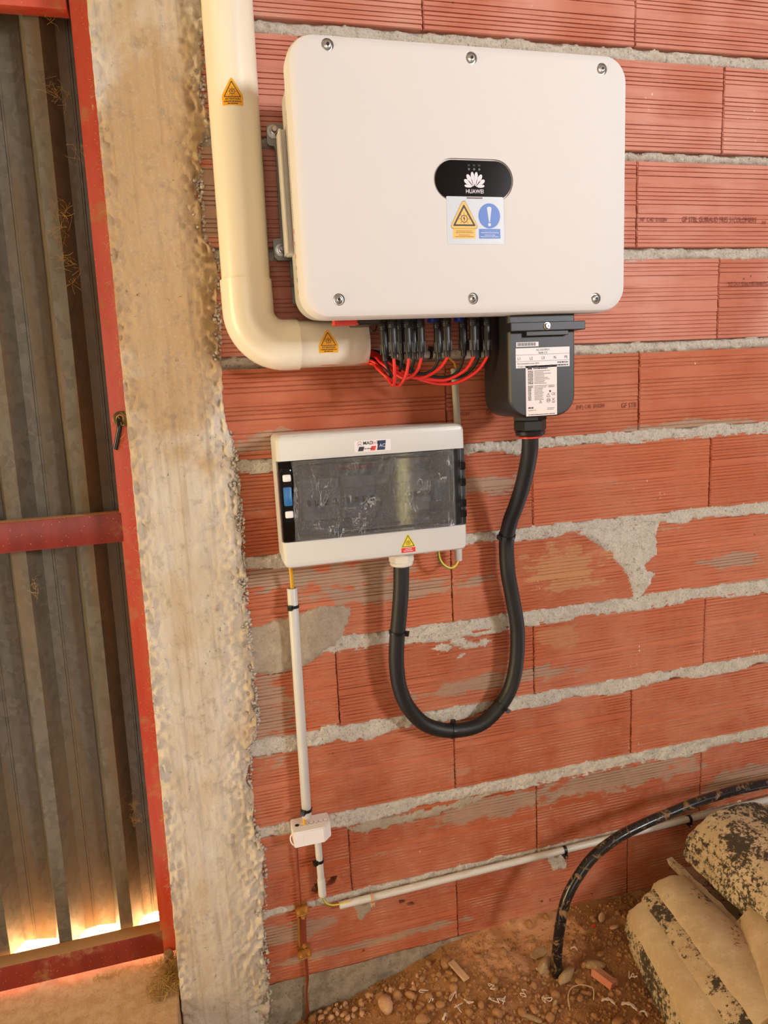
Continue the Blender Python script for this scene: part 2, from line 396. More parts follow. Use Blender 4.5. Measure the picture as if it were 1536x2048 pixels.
MT['red_paint'] = mk_red('red_oxide_paint', srgb(190, 62, 36), srgb(196, 84, 52), 0.6)

def mk_dirt(name, a, b, cc):
    m = NM(name); c = m.coord('pos'); n = m.noise(c, 7, 6, 0.65); f = m.noise(c, 120, 5, 0.7)
    col = m.mix(m.ramp(n, 0.35, 0.66), a, b); col = m.mix(m.math('MULTIPLY', m.ramp(f, 0.5, 0.75), 0.6), col, cc)
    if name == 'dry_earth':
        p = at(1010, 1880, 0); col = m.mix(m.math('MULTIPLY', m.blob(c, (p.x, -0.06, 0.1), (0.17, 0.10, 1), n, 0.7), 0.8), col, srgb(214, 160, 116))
    m.color(col).set(0.95, 0, 0.15); m.bump(f, 0.7, 0.004); return m.m
MT['dirt'] = mk_dirt('dry_earth', srgb(142, 98, 60), srgb(170, 122, 80), srgb(190, 146, 104))
MT['clod'] = mk_dirt('earth_clod', srgb(150, 106, 66), srgb(176, 130, 88), srgb(192, 150, 108))
MT['clod_pale'] = mk_dirt('pale_clod', srgb(196, 150, 112), srgb(214, 168, 130), srgb(222, 184, 148))
MT['stone_grey'] = mk_dirt('grey_stone', srgb(158, 128, 92), srgb(176, 146, 108), srgb(190, 162, 124))
MT['outside_ground'] = plain('outside_ground', srgb(225, 205, 175), 0.9)
MT['slab'] = mk_mortar('threshold_concrete', srgb(188, 150, 110), srgb(206, 172, 134), srgb(214, 184, 150), 0.35)
MT['shed_wall'] = plain('shed_wall', srgb(176, 150, 122), 0.9)
MT['shed_roof'] = plain('shed_roof', srgb(205, 198, 186), 0.8)
def mk_tile(name, lichen):
    m = NM(name); c = m.coord('obj'); n = m.noise(c, 9, 6, 0.65); f = m.noise(c, 55, 6, 0.7)
    col = m.mix(m.ramp(n, 0.35, 0.68), srgb(192, 168, 132), srgb(214, 194, 162)); col = m.mix(m.math('MULTIPLY', m.ramp(f, 0.5, 0.75), 0.5), col, srgb(228, 212, 186))
    k = m.math('ADD', m.math('MULTIPLY', m.noise(c, 7, 5, 0.6), 0.55), m.math('MULTIPLY', m.noise(c, 85, 6, 0.8), 0.45))
    l = m.ramp(k, 0.60 - lichen, 0.635 - lichen); col = m.mix(m.math('MULTIPLY', l, 0.92), col, srgb(40, 35, 30))
    m.color(col).set(0.85, 0, 0.25); m.bump(f, 0.5, 0.003); return m.m
MT['tile_clean'] = mk_tile('old_clay_tile', 0.035); MT['tile_lichen'] = mk_tile('lichen_clay_tile', 0.135)
def mk_pipe_dirty():
    m = NM('muddy_black_pipe'); c = m.coord('pos'); n = m.noise(m.coord('pos', (26, 26, 26)), 1, 6, 0.75, 1.5)
    d = m.ramp(n, 0.52, 0.62); m.color(m.mix(m.math('MULTIPLY', d, 0.8), srgb(26, 26, 28), srgb(150, 112, 68))).set(m.math('ADD', 0.22, m.math('MULTIPLY', d, 0.6))); m.bump(n, 0.2, 0.002); return m.m
MT['pipe_dirty'] = mk_pipe_dirty()
def mk_glass(name, tint, ior=1.45, rough=0.05, alpha_gloss=1.0, bump=None, haze=0.0):
    m = NM(name); n = m.n; n.remove(m.b)
    tr = m.new('ShaderNodeBsdfTransparent'); tr.inputs[0].default_value = tint
    gl = m.new('ShaderNodeBsdfGlossy'); gl.inputs['Roughness'].default_value = rough
    fr = m.new('ShaderNodeFresnel'); fr.inputs[0].default_value = ior
    if bump:
        b = m.new('ShaderNodeBump'); b.inputs['Strength'].default_value = bump[1]; b.inputs['Distance'].default_value = 0.004
        m.lk(m.noise(m.coord('obj', bump[2]), bump[0], 4, 0.6, 1.5), b.inputs['Height']); m.lk(b.outputs[0], gl.inputs['Normal']); m.lk(b.outputs[0], fr.inputs['Normal'])
    mx = m.new('ShaderNodeMixShader'); m.lk(m.math('MULTIPLY', fr.outputs[0], alpha_gloss), mx.inputs[0]); m.lk(tr.outputs[0], mx.inputs[1]); m.lk(gl.outputs[0], mx.inputs[2])
    out = mx.outputs[0]
    if haze:
        df = m.new('ShaderNodeBsdfDiffuse'); df.inputs[0].default_value = (.85, .85, .88, 1); m2 = m.new('ShaderNodeMixShader'); m2.inputs[0].default_value = haze
        if bump:
            rg = m.math('ABSOLUTE', m.math('SUBTRACT', m.noise(m.coord('obj', (34, 1, 9)), 1.0, 3, 0.55, 1.2), 0.5)); r2 = m.math('ABSOLUTE', m.math('SUBTRACT', m.noise(m.coord('obj', (60, 1, 60)), 1.0, 2, 0.5, 2.0), 0.5))
            cz = m.math('MULTIPLY', m.ramp(rg, 0.014, 0.0), m.ramp(m.noise(m.coord('obj', (22, 1, 22)), 1.0, 3), 0.5, 0.62)); c3 = m.math('MULTIPLY', m.ramp(r2, 0.03, 0.0), m.ramp(m.noise(m.coord('obj', (15, 1, 30)), 1.0, 3), 0.55, 0.66))
            m.lk(m.math('ADD', m.math('MULTIPLY', m.math('MAXIMUM', cz, c3), 0.42), haze), m2.inputs[0])
        m.lk(out, m2.inputs[1]); m.lk(df.outputs[0], m2.inputs[2]); out = m2.outputs[0]
    m.lk(out, n['Material Output'].inputs[0]); return m.m
MT['smoked'] = mk_glass('smoked_window', (0.60, 0.62, 0.66, 1), 1.5, 0.06)
MT['film'] = mk_glass('clear_film', (0.93, 0.93, 0.94, 1), 1.6, 0.10, 1.0, (9, 0.8, (30, 30, 6)), 0.05)
# ------------------------------------------------------------------ decals (flat print)
class Frame:
    def __init__(s, O, u=(1, 0, 0), v=(0, 0, 1)):
        s.O = Vector(O); s.u = Vector(u).normalized(); s.v = Vector(v).normalized(); s.n = s.u.cross(s.v); s.cyl = None
    def P(s, a, b, h): return s.O + s.u * a + s.v * b + s.n * h
class CylFrame:
    """decal frame wrapped on a cylinder: along = axis direction, a runs around it"""
    def __init__(s, C, axis, front, R, swap=False): s.C = Vector(C); s.ax = Vector(axis).normalized(); s.fr = Vector(front).normalized(); s.R = R; s.side = s.ax.cross(s.fr) * -1; s.swap = swap; s.cyl = R
    def P(s, a, b, h):
        if s.swap: return s.C + s.ax * a + (s.fr * math.cos(b / s.R) + Vector((0, 0, 1)) * math.sin(b / s.R)) * (s.R + h)
        return s.C + s.ax * b + (s.fr * math.cos(a / s.R) - s.side * math.sin(a / s.R)) * (s.R + h)
def decal(name, loops, mat, fr, h, parent, quads=None):
    bm = bmesh.new()
    for lp in loops:
        bm.faces.new([bm.verts.new((p[0], p[1], 0)) for p in lp])
    for Q in quads or []: bm.faces.new([bm.verts.new((p[0], p[1], 0)) for p in Q])
    bmesh.ops.triangulate(bm, faces=bm.faces)
    if fr.cyl:
        for ax in (0, 1):
            lo = min(v.co[ax] for v in bm.verts); hi = max(v.co[ax] for v in bm.verts); k = math.floor(lo / 0.004) * 0.004
            while k < hi:
                no = [0, 0, 0]; no[ax] = 1; co = [0, 0, 0]; co[ax] = k
                bmesh.ops.bisect_plane(bm, geom=list(bm.verts) + list(bm.edges) + list(bm.faces), plane_co=co, plane_no=no); k += 0.004
    bm.verts.index_update()
    v = [fr.P(p.co.x, p.co.y, h) for p in bm.verts]; f = [[q.index for q in x.verts] for x in bm.faces]; bm.free()
    return add(name, v, f, mat, parent)
def rect(a0, a1, b0, b1): return [(a0, b0), (a1, b0), (a1, b1), (a0, b1)]
def circ(a, b, r, n=28, rb=None): return [(a + r * math.cos(2 * math.pi * k / n), b + (rb or r) * math.sin(2 * math.pi * k / n)) for k in range(n)]
def ringq(o, i): n = len(o); return [[o[k], o[(k + 1) % n], i[(k + 1) % n], i[k]] for k in range(n)]
def rtri(cx, cb, w_, h, r, n=5):
    """rounded triangle, base at cb"""
    P = [Vector((cx - w_ / 2, cb)), Vector((cx + w_ / 2, cb)), Vector((cx, cb + h))]; out = []
    c = (P[0] + P[1] + P[2]) / 3
    for i in range(3):
        p, a, b = P[i], P[i - 1], P[(i + 1) % 3]; u = (a - p).normalized(); v = (b - p).normalized()
        ang = u.angle(v); d = r / math.tan(ang / 2); p0 = p + u * d; p1 = p + v * d; cen = p + (u + v).normalized() * (r / math.sin(ang / 2))
        a0 = math.atan2(p0.y - cen.y, p0.x - cen.x); a1 = math.atan2(p1.y - cen.y, p1.x - cen.x)
        while a1 < a0: a1 += 2 * math.pi
        for k in range(n + 1): t = a0 + (a1 - a0) * k / n; out.append((cen.x + r * math.cos(t), cen.y + r * math.sin(t)))
    return out
_tc = {}
def text(name, s, mat, fr, a, b, size, h, parent, align='LEFT', sx=1.0, rot=0.0, bold=0.0):
    k = (s, bold)
    if k not in _tc:
        cu = bpy.data.curves.new('lettering', 'FONT'); cu.body = s; cu.size = 1; cu.resolution_u = 3; cu.offset = bold
        ob = bpy.data.objects.new('lettering', cu); COL.objects.link(ob); bpy.context.view_layer.update()
        me = bpy.data.meshes.new_from_object(ob.evaluated_get(bpy.context.evaluated_depsgraph_get()))
        _tc[k] = ([(v.co.x, v.co.y) for v in me.vertices], [tuple(p.vertices) for p in me.polygons]); bpy.data.objects.remove(ob)
    V, F = _tc[k]; w_ = max(v[0] for v in V); off = {'LEFT': 0, 'CENTER': w_ / 2, 'RIGHT': w_}[align]
    c_, s_ = math.cos(rot), math.sin(rot)
    pts = [((x - off) * size * sx, y * size) for x, y in V]
    return add(name, [fr.P(a + x * c_ - y * s_, b + x * s_ + y * c_, h) for x, y in pts], F, mat, parent)
def dashes(fr, a, b, w_, n, hgt, seed):
    """line of unreadably small print"""
    rnd = random.Random(seed); out = []; x = a; e = a + w_
    while x < e:
        l = min(rnd.uniform(0.4, 1.6) * hgt * 1.6, e - x); out.append(rect(x, x + l, b, b + hgt)); x += l + hgt * rnd.uniform(0.3, 0.6)
    return out
def warn_symbol(fr, cx, cb, w_, hgt, h, parent, line, dark):
    """black triangle outline and sun-with-bolt symbol"""
    o = rtri(cx, cb, w_, hgt, w_ * 0.03); i = rtri(cx, cb + line, w_ - line * 3.6, hgt - line * 3.1, w_ * 0.015)
    decal('triangle_outline', [], dark, fr, h, parent, ringq(o, i))
    r = w_ * 0.15; c2 = cb + hgt * 0.33; q = ringq(circ(cx, c2, r, 20), circ(cx, c2, r * 0.8, 20))
    for k in range(8):
        t = math.pi / 4 * k; d = Vector((math.cos(t), math.sin(t))); n = Vector((-d.y, d.x)) * r * 0.06; p = Vector((cx, c2)) + d * r * 1.12; e = Vector((cx, c2)) + d * r * 1.6
        q.append([tuple(p - n), tuple(e - n), tuple(e + n), tuple(p + n)])
    z = r * 0.1
    q += [[(cx - z, c2 + r * .6), (cx + z * 1.5, c2 + r * .6), (cx + z, c2), (cx - z * 3, c2 - z)], [(cx, c2 + z), (cx + z * 3, c2 + z), (cx, c2 - r * .65), (cx - z * .6, c2 - r * .5)]]
    decal('sun_bolt_symbol', [], dark, fr, h, parent, q)
# ================================================================== STRUCTURE
# ------------------------------------------------------------------ back wall: clay bricks in mortar
wall = add('wall_back', *rbox(-0.30, 5.0, 0.10, 0.24, -0.1, 3.6), MT['mortar'])
props(wall, 'back wall of orange grooved hollow clay bricks with rough grey mortar', 'wall', kind='structure')
ZB = [2.248, 2.030, 1.8174, 1.6005, 1.3845, 1.172, 0.960, 0.742, 0.524, 0.306, 0.098]      # brick undersides, top course first
ZT = [2.438, 2.2178, 2.0074, 1.789, 1.5772, 1.359, 1.148, 0.9265, 0.7131, 0.493, 0.285]
JX = {0: .264, 1: .003, 2: .274, 3: .006, 4: .287, 5: -.001, 6: .287, 7: -.003, 8: .278, 9: 0.0, 10: .272}
BH = 0.190
def groove_list(kind, rnd):
    kind = kind % 2
    z = 0.009; out = []
    bands = [rnd.uniform(0.055, 0.075), rnd.uniform(0.115, 0.135)] if kind == 0 else [rnd.uniform(0.07, 0.11)]
    while z < BH - 0.008:
        if any(b < z < b + (0.020 if kind == 0 else 0.013) for b in bands): z += 0.004; continue
        out.append(z); z += rnd.uniform(0.0082, 0.0105) if kind == 0 else rnd.uniform(0.0072, 0.0092)
    return out
def brick_mesh(x0, x1, kind, seed, h=BH):
    rnd = random.Random(seed); prof = [(0.0, 0.06), (0.0, 0.003), (0.0015, 0.0)]
    gl = groove_list(kind, rnd)
    for z in gl:
        d = rnd.uniform(0.0026, 0.0040); w_ = rnd.uniform(0.0011, 0.0017) if kind != 1 else rnd.uniform(0.0012, 0.0019)
        prof += [(z - w_, 0), (z - w_ * 0.45, d), (z + w_ * 0.45, d), (z + w_, 0)]
    prof += [(h - 0.0015, 0.0), (h, 0.003), (h, 0.06)]
    sc = h / BH; xs = [0, 0.004, 0.5, 0.996, 1]; v = []; n = len(prof); L = x1 - x0
    for i, t in enumerate(xs):
        jit = rnd.uniform
        for z, y in prof:
            x = x0 + t * L
            if i in (0, 4): x += rnd.uniform(-0.0013, 0.0013); y = max(y, 0.002)
            v.append((x, y, z * sc))
    f = []
    for i in range(len(xs) - 1):
        for k in range(n - 1): f.append((i * n + k, (i + 1) * n + k, (i + 1) * n + k + 1, i * n + k + 1))
        f.append((i * n + n - 1, (i + 1) * n + n - 1, (i + 1) * n, i * n))
    f.append(tuple(range(n - 1, -1, -1))); f.append(tuple(range((len(xs) - 1) * n, len(xs) * n)))
    me = bpy.data.meshes.new('brick'); me.from_pydata(v, [], f); me.materials.append(MT['brick_lit' if kind == 0 else 'brick']); me.update()
    return me
FULL = {k: [brick_mesh(0.0016, 0.4984, k, 100 * k + s) for s in range(5)] for k in (0, 1, 2)}
BR = {}
def lay(r, x0, x1, zb, kind, idx):
    if abs(x1 - x0 - 0.5) < 1e-6: me = FULL[kind][(r * 3 + idx * 2) % 5]; o = link('brick', me, Vector((x0, 0, zb)), wall)
    else: o = link('brick', brick_mesh(x0 + 0.0016, x1 - 0.0016, kind, r * 31 + idx), Vector((0, 0, zb)), wall)
    o.location.y += 0.0008 * math.sin(r * 5.1 + idx * 2.7)
    BR[(r, idx)] = o
for r in range(11):
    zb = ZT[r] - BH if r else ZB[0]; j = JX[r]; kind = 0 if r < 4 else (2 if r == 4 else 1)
    xs = [x for x in (j - 1, j - .5, j, j + .5, j + 1.0, j + 1.5)]
    for i in range(5):
        a, b = xs[i], xs[i + 1]
        if b < -0.24 or a > 1.58: continue
        if a < -0.28: a = -0.28
        if b > 1.6: b = 1.6
        lay(r, a, b, ZB[r] if r else zb, kind, i)
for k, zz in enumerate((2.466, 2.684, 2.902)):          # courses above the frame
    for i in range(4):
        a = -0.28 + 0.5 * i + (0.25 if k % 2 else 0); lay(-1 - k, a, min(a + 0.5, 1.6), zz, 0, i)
# irregular holes knocked or drilled through brick faces
def hole(px, py, rx, rz, seed, ang=0):
    p = at(px, py, 0); rnd = random.Random(seed); c, s = math.cos(ang), math.sin(ang); lp = []
    for k in range(9):
        t = -2 * math.pi * k / 9; a = rx * math.cos(t) * rnd.uniform(0.75, 1.2); b = rz * math.sin(t) * rnd.uniform(0.75, 1.2); lp.append((p.x + a * c - b * s, p.z + a * s + b * c))
    return prism(lp, -0.02, 0.085)
def row_of(z):
    for r in range(11):
        if ZB[r] - 0.005 <= z <= ZT[r] + 0.005: return r
def cut_hole(px, py, rx, rz, seed, ang=0):
    p = at(px, py, 0); r = row_of(p.z)
    i = int(math.floor((p.x - (JX[r] - 1)) / 0.5)); o = BR[(r, i)]
    if o.data.users > 1: o.data = o.data.copy()
    cut(o, [hole(px, py, rx, rz, seed, ang)])
for a in ((634, 1776, .016, .012, 1, .5), (664, 1763, .017, .009, 2, .45), (804, 1803, .011, .007, 3, -.2), (822, 1808, .013, .005, 4, -.25), (727, 1901, .0042, .004, 5), (1084, 1803, .0048, .004, 6), (1100, 1801, .0046, .0042, 7), (1341, 1737, .006, .004, 8, .5)):
    cut_hole(*a)
# stamped lettering
fw = Frame((0, 0, 0))
def stamp(s, px, py, size, brick, rot=0.0, sx=0.8):
    p = at(px, py, 0); b = BR[brick]; text('stamped_lettering', s, MT['stamp'], fw, p.x, p.z, size, 0.0014, b, sx=sx, rot=rot)
stamp('NF  C40  010284', 1279, 443, 0.013, (2, 3)); stamp('GF STBL GUIRAUD FRES 31COLOMIERS', 1363, 444, 0.017, (2, 3), sx=0.72); stamp('NF', 1523, 449, 0.012, (2, 3))
stamp('(NF) C40  010284', 1152, 818, 0.013, (4, 2)); stamp('GF STB', 1242, 816, 0.017, (4, 2), sx=.8); stamp('010284', 915, 832, 0.012, (4, 2)); stamp('GF', 971, 830, 0.017, (4, 2))
stamp('GUIRAUD FRES 31COL', 1536, 563, 0.015, (3, 3), rot=math.pi)

# bed joints: rough heightfields, some squeezed out over the brick below
RES = 0.0032
def joint(r, zhi, zlo, lower):
    x = np.arange(-0.27, 1.60, RES); z = np.arange(zlo - 0.034, zhi + 0.014, RES)
    X, Z = np.meshgrid(x, z); s = r * 57
    up = zhi + (-0.003 if not lower else 0.002) + 0.006 * fbm(X * 28, Z * 0 + s, 3, s)
    dn = zlo - (0.001 if not lower else 0.004) + (0.007 if not lower else 0.012) * fbm(X * 11, Z * 0 + 3 + s, 4, s + 5)
    up = up + 0.0025 * fbm(X * 90, Z * 90, 2, s + 9); dn = dn + 0.003 * fbm(X * 80, Z * 80, 2, s + 11)
    c = np.minimum(up - Z, Z - dn)
    inj = (Z < zhi) & (Z > zlo)
    t = np.clip(c / 0.008, 0, 1)
    base = np.where(inj, (0.007 if not lower else 0.002), -0.0005)
    y = base - 0.0035 * t - 0.0045 * fbm(X * 38, Z * 55, 4, s + 21) * (0.35 + 0.65 * t) - 0.0026 * fbm(X * 150, Z * 150, 2, s + 31)
    y = np.where(inj, np.minimum(y, 0.02), np.minimum(y, -0.0006))
    y = np.where(c < 0, 0.012 + np.minimum(-c, 0.01), y)
    gridmesh('mortar_joint', X, y, Z, MT['mortar'] if r % 3 else MT['mortar'], wall, keep=(c > -0.004) | inj)
for r in range(10): joint(r, ZB[r], ZT[r + 1], r >= 4)
joint(-1, 2.466, 2.438, False); joint(-2, 2.684, 2.656, False)
# trowelled patches and dabs
def patch(poly, thick, mat, seed, warp=0.010, grain=0.0012):
    P = [at(a, b, 0) for a, b in poly]; P = [(p.x, p.z) for p in P]
    x = np.arange(min(p[0] for p in P) - .02, max(p[0] for p in P) + .02, RES); z = np.arange(min(p[1] for p in P) - .02, max(p[1] for p in P) + .02, RES)
    X, Z = np.meshgrid(x, z); sd_ = sdpoly(X + warp * fbm(X * 45, Z * 45, 4, seed), Z + warp * fbm(X * 45, Z * 60, 4, seed + 7), P)
    t = np.clip(sd_ / 0.012, 0, 1); y = -0.0008 - thick * t - thick * .45 * fbm(X * 30, Z * 30, 4, seed + 3) * t - grain * fbm(X * 190, Z * 190, 2, seed + 5)
    y = np.where(sd_ < 0, 0.004, np.minimum(y, -0.0006)); gridmesh('mortar_smear', X, y, Z, mat, wall, keep=sd_ > 0)
patch([(1150, 1062), (1320, 1040), (1310, 1110), (1290, 1130), (1300, 1170), (1280, 1195), (1268, 1195), (1255, 1160), (1225, 1110), (1185, 1082)], 0.004, MT['mortar'], 11)
patch([(478, 1262), (560, 1240), (640, 1215), (700, 1218), (695, 1245), (675, 1290), (610, 1330), (560, 1345), (500, 1355), (470, 1345)], 0.006, MT['mortar_smooth'], 23)
patch([(1262, 1135), (1310, 1145), (1300, 1160), (1275, 1168)], 0.003, MT['mortar'], 31)
for k, q in enumerate(((885, 1297, 22, 11), (915, 1285, 20, 9), (940, 1293, 22, 10), (968, 1286, 16, 9), (925, 1310, 14, 6))):
    patch([(q[0] - q[2], q[1] + 4), (q[0], q[1] - q[3]), (q[0] + q[2], q[1] - 4), (q[0] + 4, q[1] + q[3])], 0.005, MT['mortar'], 41 + k, 0.014)
patch([(690, 1660), (760, 1638), (880, 1612), (960, 1588), (1050, 1568), (960, 1602), (880, 1628), (790, 1652), (740, 1660)], 0.0025, MT['mortar_smooth'], 61, 0.014)
0 and patch([(1085, 1565), (1200, 1535), (1330, 1510), (1400, 1495), (1395, 1520), (1300, 1545), (1260, 1575), (1200, 1570), (1130, 1585)], 0.0012, MT['mortar_smooth'], 67, 0.016, 0.0006)
0 and patch([(1400, 1500), (1470, 1480), (1536, 1460), (1536, 1495), (1470, 1520), (1410, 1530)], 0.002, MT['mortar_smooth'], 71, 0.014)
patch([(700, 1800), (760, 1790), (745, 1815), (722, 1845), (712, 1820)], 0.001, MT['mortar_smooth'], 73, 0.01, 0.0005)
patch([(640, 1455), (700, 1450), (790, 1440), (760, 1475), (700, 1482), (650, 1478)], 0.003, MT['mortar'], 79)
patch([(1095, 1710), (1130, 1703), (1132, 1735), (1105, 1742)], 0.003, MT['mortar'], 83)
# footing under the bricks
x = np.arange(-0.27, 1.6, 0.006); z = np.arange(-0.12, 0.109, 0.006); X, Z = np.meshgrid(x, z)
Y = -0.004 - 0.006 * fbm(X * 9, Z * 12, 4, 91) - 0.002 * fbm(X * 90, Z * 90, 3, 95)
ft = gridmesh('wall_footing', X, Y, Z, MT['footing']); props(ft, 'grey concrete footing showing below the lowest bricks at the left', 'footing', kind='structure')

# ------------------------------------------------------------------ concrete pillar between door and bricks
edge_px = [(412, -60), (410, 60), (402, 130), (408, 200), (425, 262), (398, 290), (400, 400), (408, 475), (430, 510), (436, 560), (438, 640), (436, 700), (444, 760), (452, 850), (470, 912), (474, 970), (484, 1050), (486, 1130), (494, 1230), (500, 1290), (506, 1370), (514, 1440), (500, 1500), (498, 1560), (508, 1650), (526, 1700), (532, 1780), (524, 1850), (530, 1900), (538, 1990), (544, 2060), (548, 2150)]
EP = [at(a, b, -0.01) for a, b in edge_px]; EZ = np.array([p.z for p in EP][::-1]); EXX = np.array([p.x for p in EP][::-1])
PLZ = np.array([0.0, 0.069, 1.423, 2.248, 3.2]); PLX = np.array([-0.4265, -0.426, -0.402, -0.389, -0.375])
z = np.arange(-0.1, 2.62, 0.0042); n = 84; T, Zg = np.meshgrid(np.linspace(-0.02, 1.06, n), z)
XL = np.interp(Zg, PLZ, PLX); XR = np.interp(Zg, EZ, EXX) + 0.010 * fbm(Zg * 26, T * 0 + 1, 4, 5)
X = XL + T * (XR - XL); de = XR - X; dl = X - XL
rough = np.exp(-np.clip(de, 0, 1) / 0.030); rl = np.exp(-np.clip(dl, 0, 1) / 0.018)
Y = -0.013 - 0.0025 * fbm(X * 9, Zg * 3, 3, 12) - 0.0012 * fbm(X * 120, Zg * 6, 3, 15) - 0.0008 * fbm(X * 160, Zg * 160, 2, 19)
Y += rough * (0.003 + 0.015 * fbm(X * 50, Zg * 50, 3, 22) + 0.012 * vn(X * 130, Zg * 110, 24)) + rl * (0.002 + 0.008 * fbm(X * 80, Zg * 60, 3, 27) + 0.007 * vn(X * 150, Zg * 110, 29))
Y = np.where(de < 0, 0.015, Y); Y = np.where(T < 0, 0.26, Y); X = np.where(T < 0, XL, X)
pil = gridmesh('wall_pillar', X, Y, Zg, MT['pillar']); props(pil, 'stained board-marked concrete pillar between red door and brick wall', 'pillar', kind='structure')
pt = add('wall_header', *rbox(-4.5, -0.16, -0.01, 0.26, 2.48, 3.6), MT['pillar']); props(pt, 'concrete lintel over the door and pillar', 'wall', kind='structure')
pw = add('wall_left', *rbox(-4.5, -1.30, -0.01, 0.22, -0.1, 2.48), MT['shed_wall']); props(pw, 'rendered wall beyond the red door', 'wall', kind='structure')
# exposed aggregate along the ragged edge
def pebble_mb(mb, p, r, rnd, flat=0.8):
    bm = bmesh.new(); bmesh.ops.create_icosphere(bm, subdivisions=1, radius=1)
    R = Euler((rnd.uniform(0, 6), rnd.uniform(0, 6), rnd.uniform(0, 6))).to_matrix(); sc = Vector((1, rnd.uniform(.6, 1), rnd.uniform(.5, .9)))
    mb.put([Vector(p) + (R @ Vector((v.co.x * sc.x, v.co.y * sc.y, v.co.z * sc.z))) * r * rnd.uniform(.85, 1.15) for v in bm.verts], [[v.index for v in f.verts] for f in bm.faces]); bm.free()
rnd = random.Random(3); mb = MB()
for k in range(1500):
    y0 = rnd.choice([rnd.uniform(860, 1210), rnd.uniform(60, 720), rnd.uniform(1220, 1480), rnd.uniform(860, 1210), rnd.uniform(1480, 2040)])
    zz = at(470, y0, 0).z; xr = float(np.interp(zz, EZ, EXX)); d = abs(rnd.gauss(0, 0.016)) if 860 < y0 < 1210 else abs(rnd.gauss(0, 0.009))
    pebble_mb(mb, (xr + 0.006 - d, rnd.uniform(-0.010, -0.002), zz), rnd.uniform(0.0018, 0.0052), rnd)
g = mb.build('exposed_gravel', MT['mortar'], pil, True, 60); g['kind'] = 'stuff'

# ------------------------------------------------------------------ door
YD = 0.12
KD = (YD - CAM.y) / (0.06 - CAM.y)
dX = lambda x: CAM.x + (x - CAM.x) * KD
dZ = lambda z: CAM.z + (z - CAM.z) * KD
DT = 0.062
door = thing('door_1', 'red steel framed door clad in galvanised corrugated sheet', 'door', (-0.7, YD, dZ(0.206)), kind='structure')
def bar(name, x0, x1, y0, y1, z0, z1, m=MT['red_paint'], b=0.003): return add(name, *rbox(x0, x1, y0, y1, z0, z1, b), m, door, True)
def stile(xt, xb, wd):
    bm = bmesh.new(); bmesh.ops.create_cube(bm, size=1)
    for q in bm.verts:
        t = q.co.z + 0.5; q.co = Vector((xb + (xt - xb) * t + (q.co.x + .5) * wd, YD + 0.02 + q.co.y * 0.04, dZ(0.206) + t * (2.5 - dZ(0.206))))
    bmesh.ops.bevel(bm, geom=list(bm.edges), offset=0.004, segments=2, affect='EDGES')
    bm.verts.index_update(); r = ([q.co.copy() for q in bm.verts], [[q.index for q in x.verts] for x in bm.faces]); bm.free(); return r
add('stile', *stile(dX(-0.422), dX(-0.4605), 0.075), MT['red_paint'], door, True)
add('stile', *stile(-1.45, -1.49, 0.062), MT['red_paint'], door, True)
bar('rail', -1.43, dX(-0.435), YD + 0.002, YD + 0.04, dZ(1.221), dZ(1.286), MT['red_dark']); bar('rail', -1.44, dX(-0.45), YD + 0.001, YD + 0.042, dZ(0.206), dZ(0.268), MT['red_dark']); bar('rail', -1.42, dX(-0.43), YD + 0.002, YD + 0.04, dZ(2.262), dZ(2.315))
# corrugated sheet: ribs touch the rails, pans stand back
per = 0.1365 * KD; c0 = dX(-0.538)
xs = []
for k in range(-7, 2):
    c = c0 + k * per; xs += [(c - 0.033, YD + 0.098), (c - 0.0145, YD + 0.046), (c + 0.0145, YD + 0.046), (c + 0.037, YD + 0.098)]
    xs += [(c + 0.058, YD + 0.098), (c + 0.0595, YD + 0.0955), (c + 0.062, YD + 0.0955), (c + 0.0635, YD + 0.098)]
xs = [p for p in xs if -1.47 < p[0] < dX(-0.40)]
lean = lambda x, z: x + 0.036 * (z - 0.28) / 1.98
zs = np.linspace(dZ(0.248), 2.48, 24); V = []; F = []
for i, zz in enumerate(zs):
    for x, y in xs: V.append((lean(x, zz), y + (0.004 * math.sin(x * 21) if i == 0 else 0), zz + (0.004 * math.sin(x * 37) + 0.003 * math.sin(x * 90) if i == 0 else 0)))
m_ = len(xs)
for i in range(len(zs) - 1):
    for k in range(m_ - 1): F.append((i * m_ + k, i * m_ + k + 1, (i + 1) * m_ + k + 1, (i + 1) * m_ + k))
sh = add('corrugated_sheet', V, F, MT['sheet'], door)
md = sh.modifiers.new('thick', 'SOLIDIFY'); md.thickness = 0.0008; md.offset = 1
# lever handle
hp = at(242, 838, YD); lever = add('handle_plate', *rr_prism(hp.x + .006, hp.z, 0.046, 0.034, 0.0168, [(0, YD + .001), (0, YD - .003), (.002, YD - .0045)]), plain('worn_steel', srgb(120, 98, 62), 0.45, 0.7, var=.4), door, True)
lv = add('lever', *tube(spline([(hp.x, YD, hp.z + .002), (hp.x - .001, YD - .022, hp.z + .001), tuple(at(240, 850, YD - .03)), tuple(at(236, 875, YD - .03)), tuple(at(231, 899, YD - .03))], 5), 0.0058, 12), MT['latch_black'], door, True)
add('spindle_collar', *lathe([(0.0085, 0), (0.0085, .012), (0.0065, .016)], (hp.x, YD, hp.z + .002), (0, -1, 0), 18), MT['chip_tan'], door, True)
fb = at(338, 1914, YD - .01); add('drop_bolt', *lathe([(0.0105, -0.05), (0.0105, 0.0), (0.0118, 0.002), (0.0118, .014), (0.009, .018)], fb, (0, -0.25, 1), 20), plain('dusty_steel', srgb(140, 108, 80), 0.7), door, True)
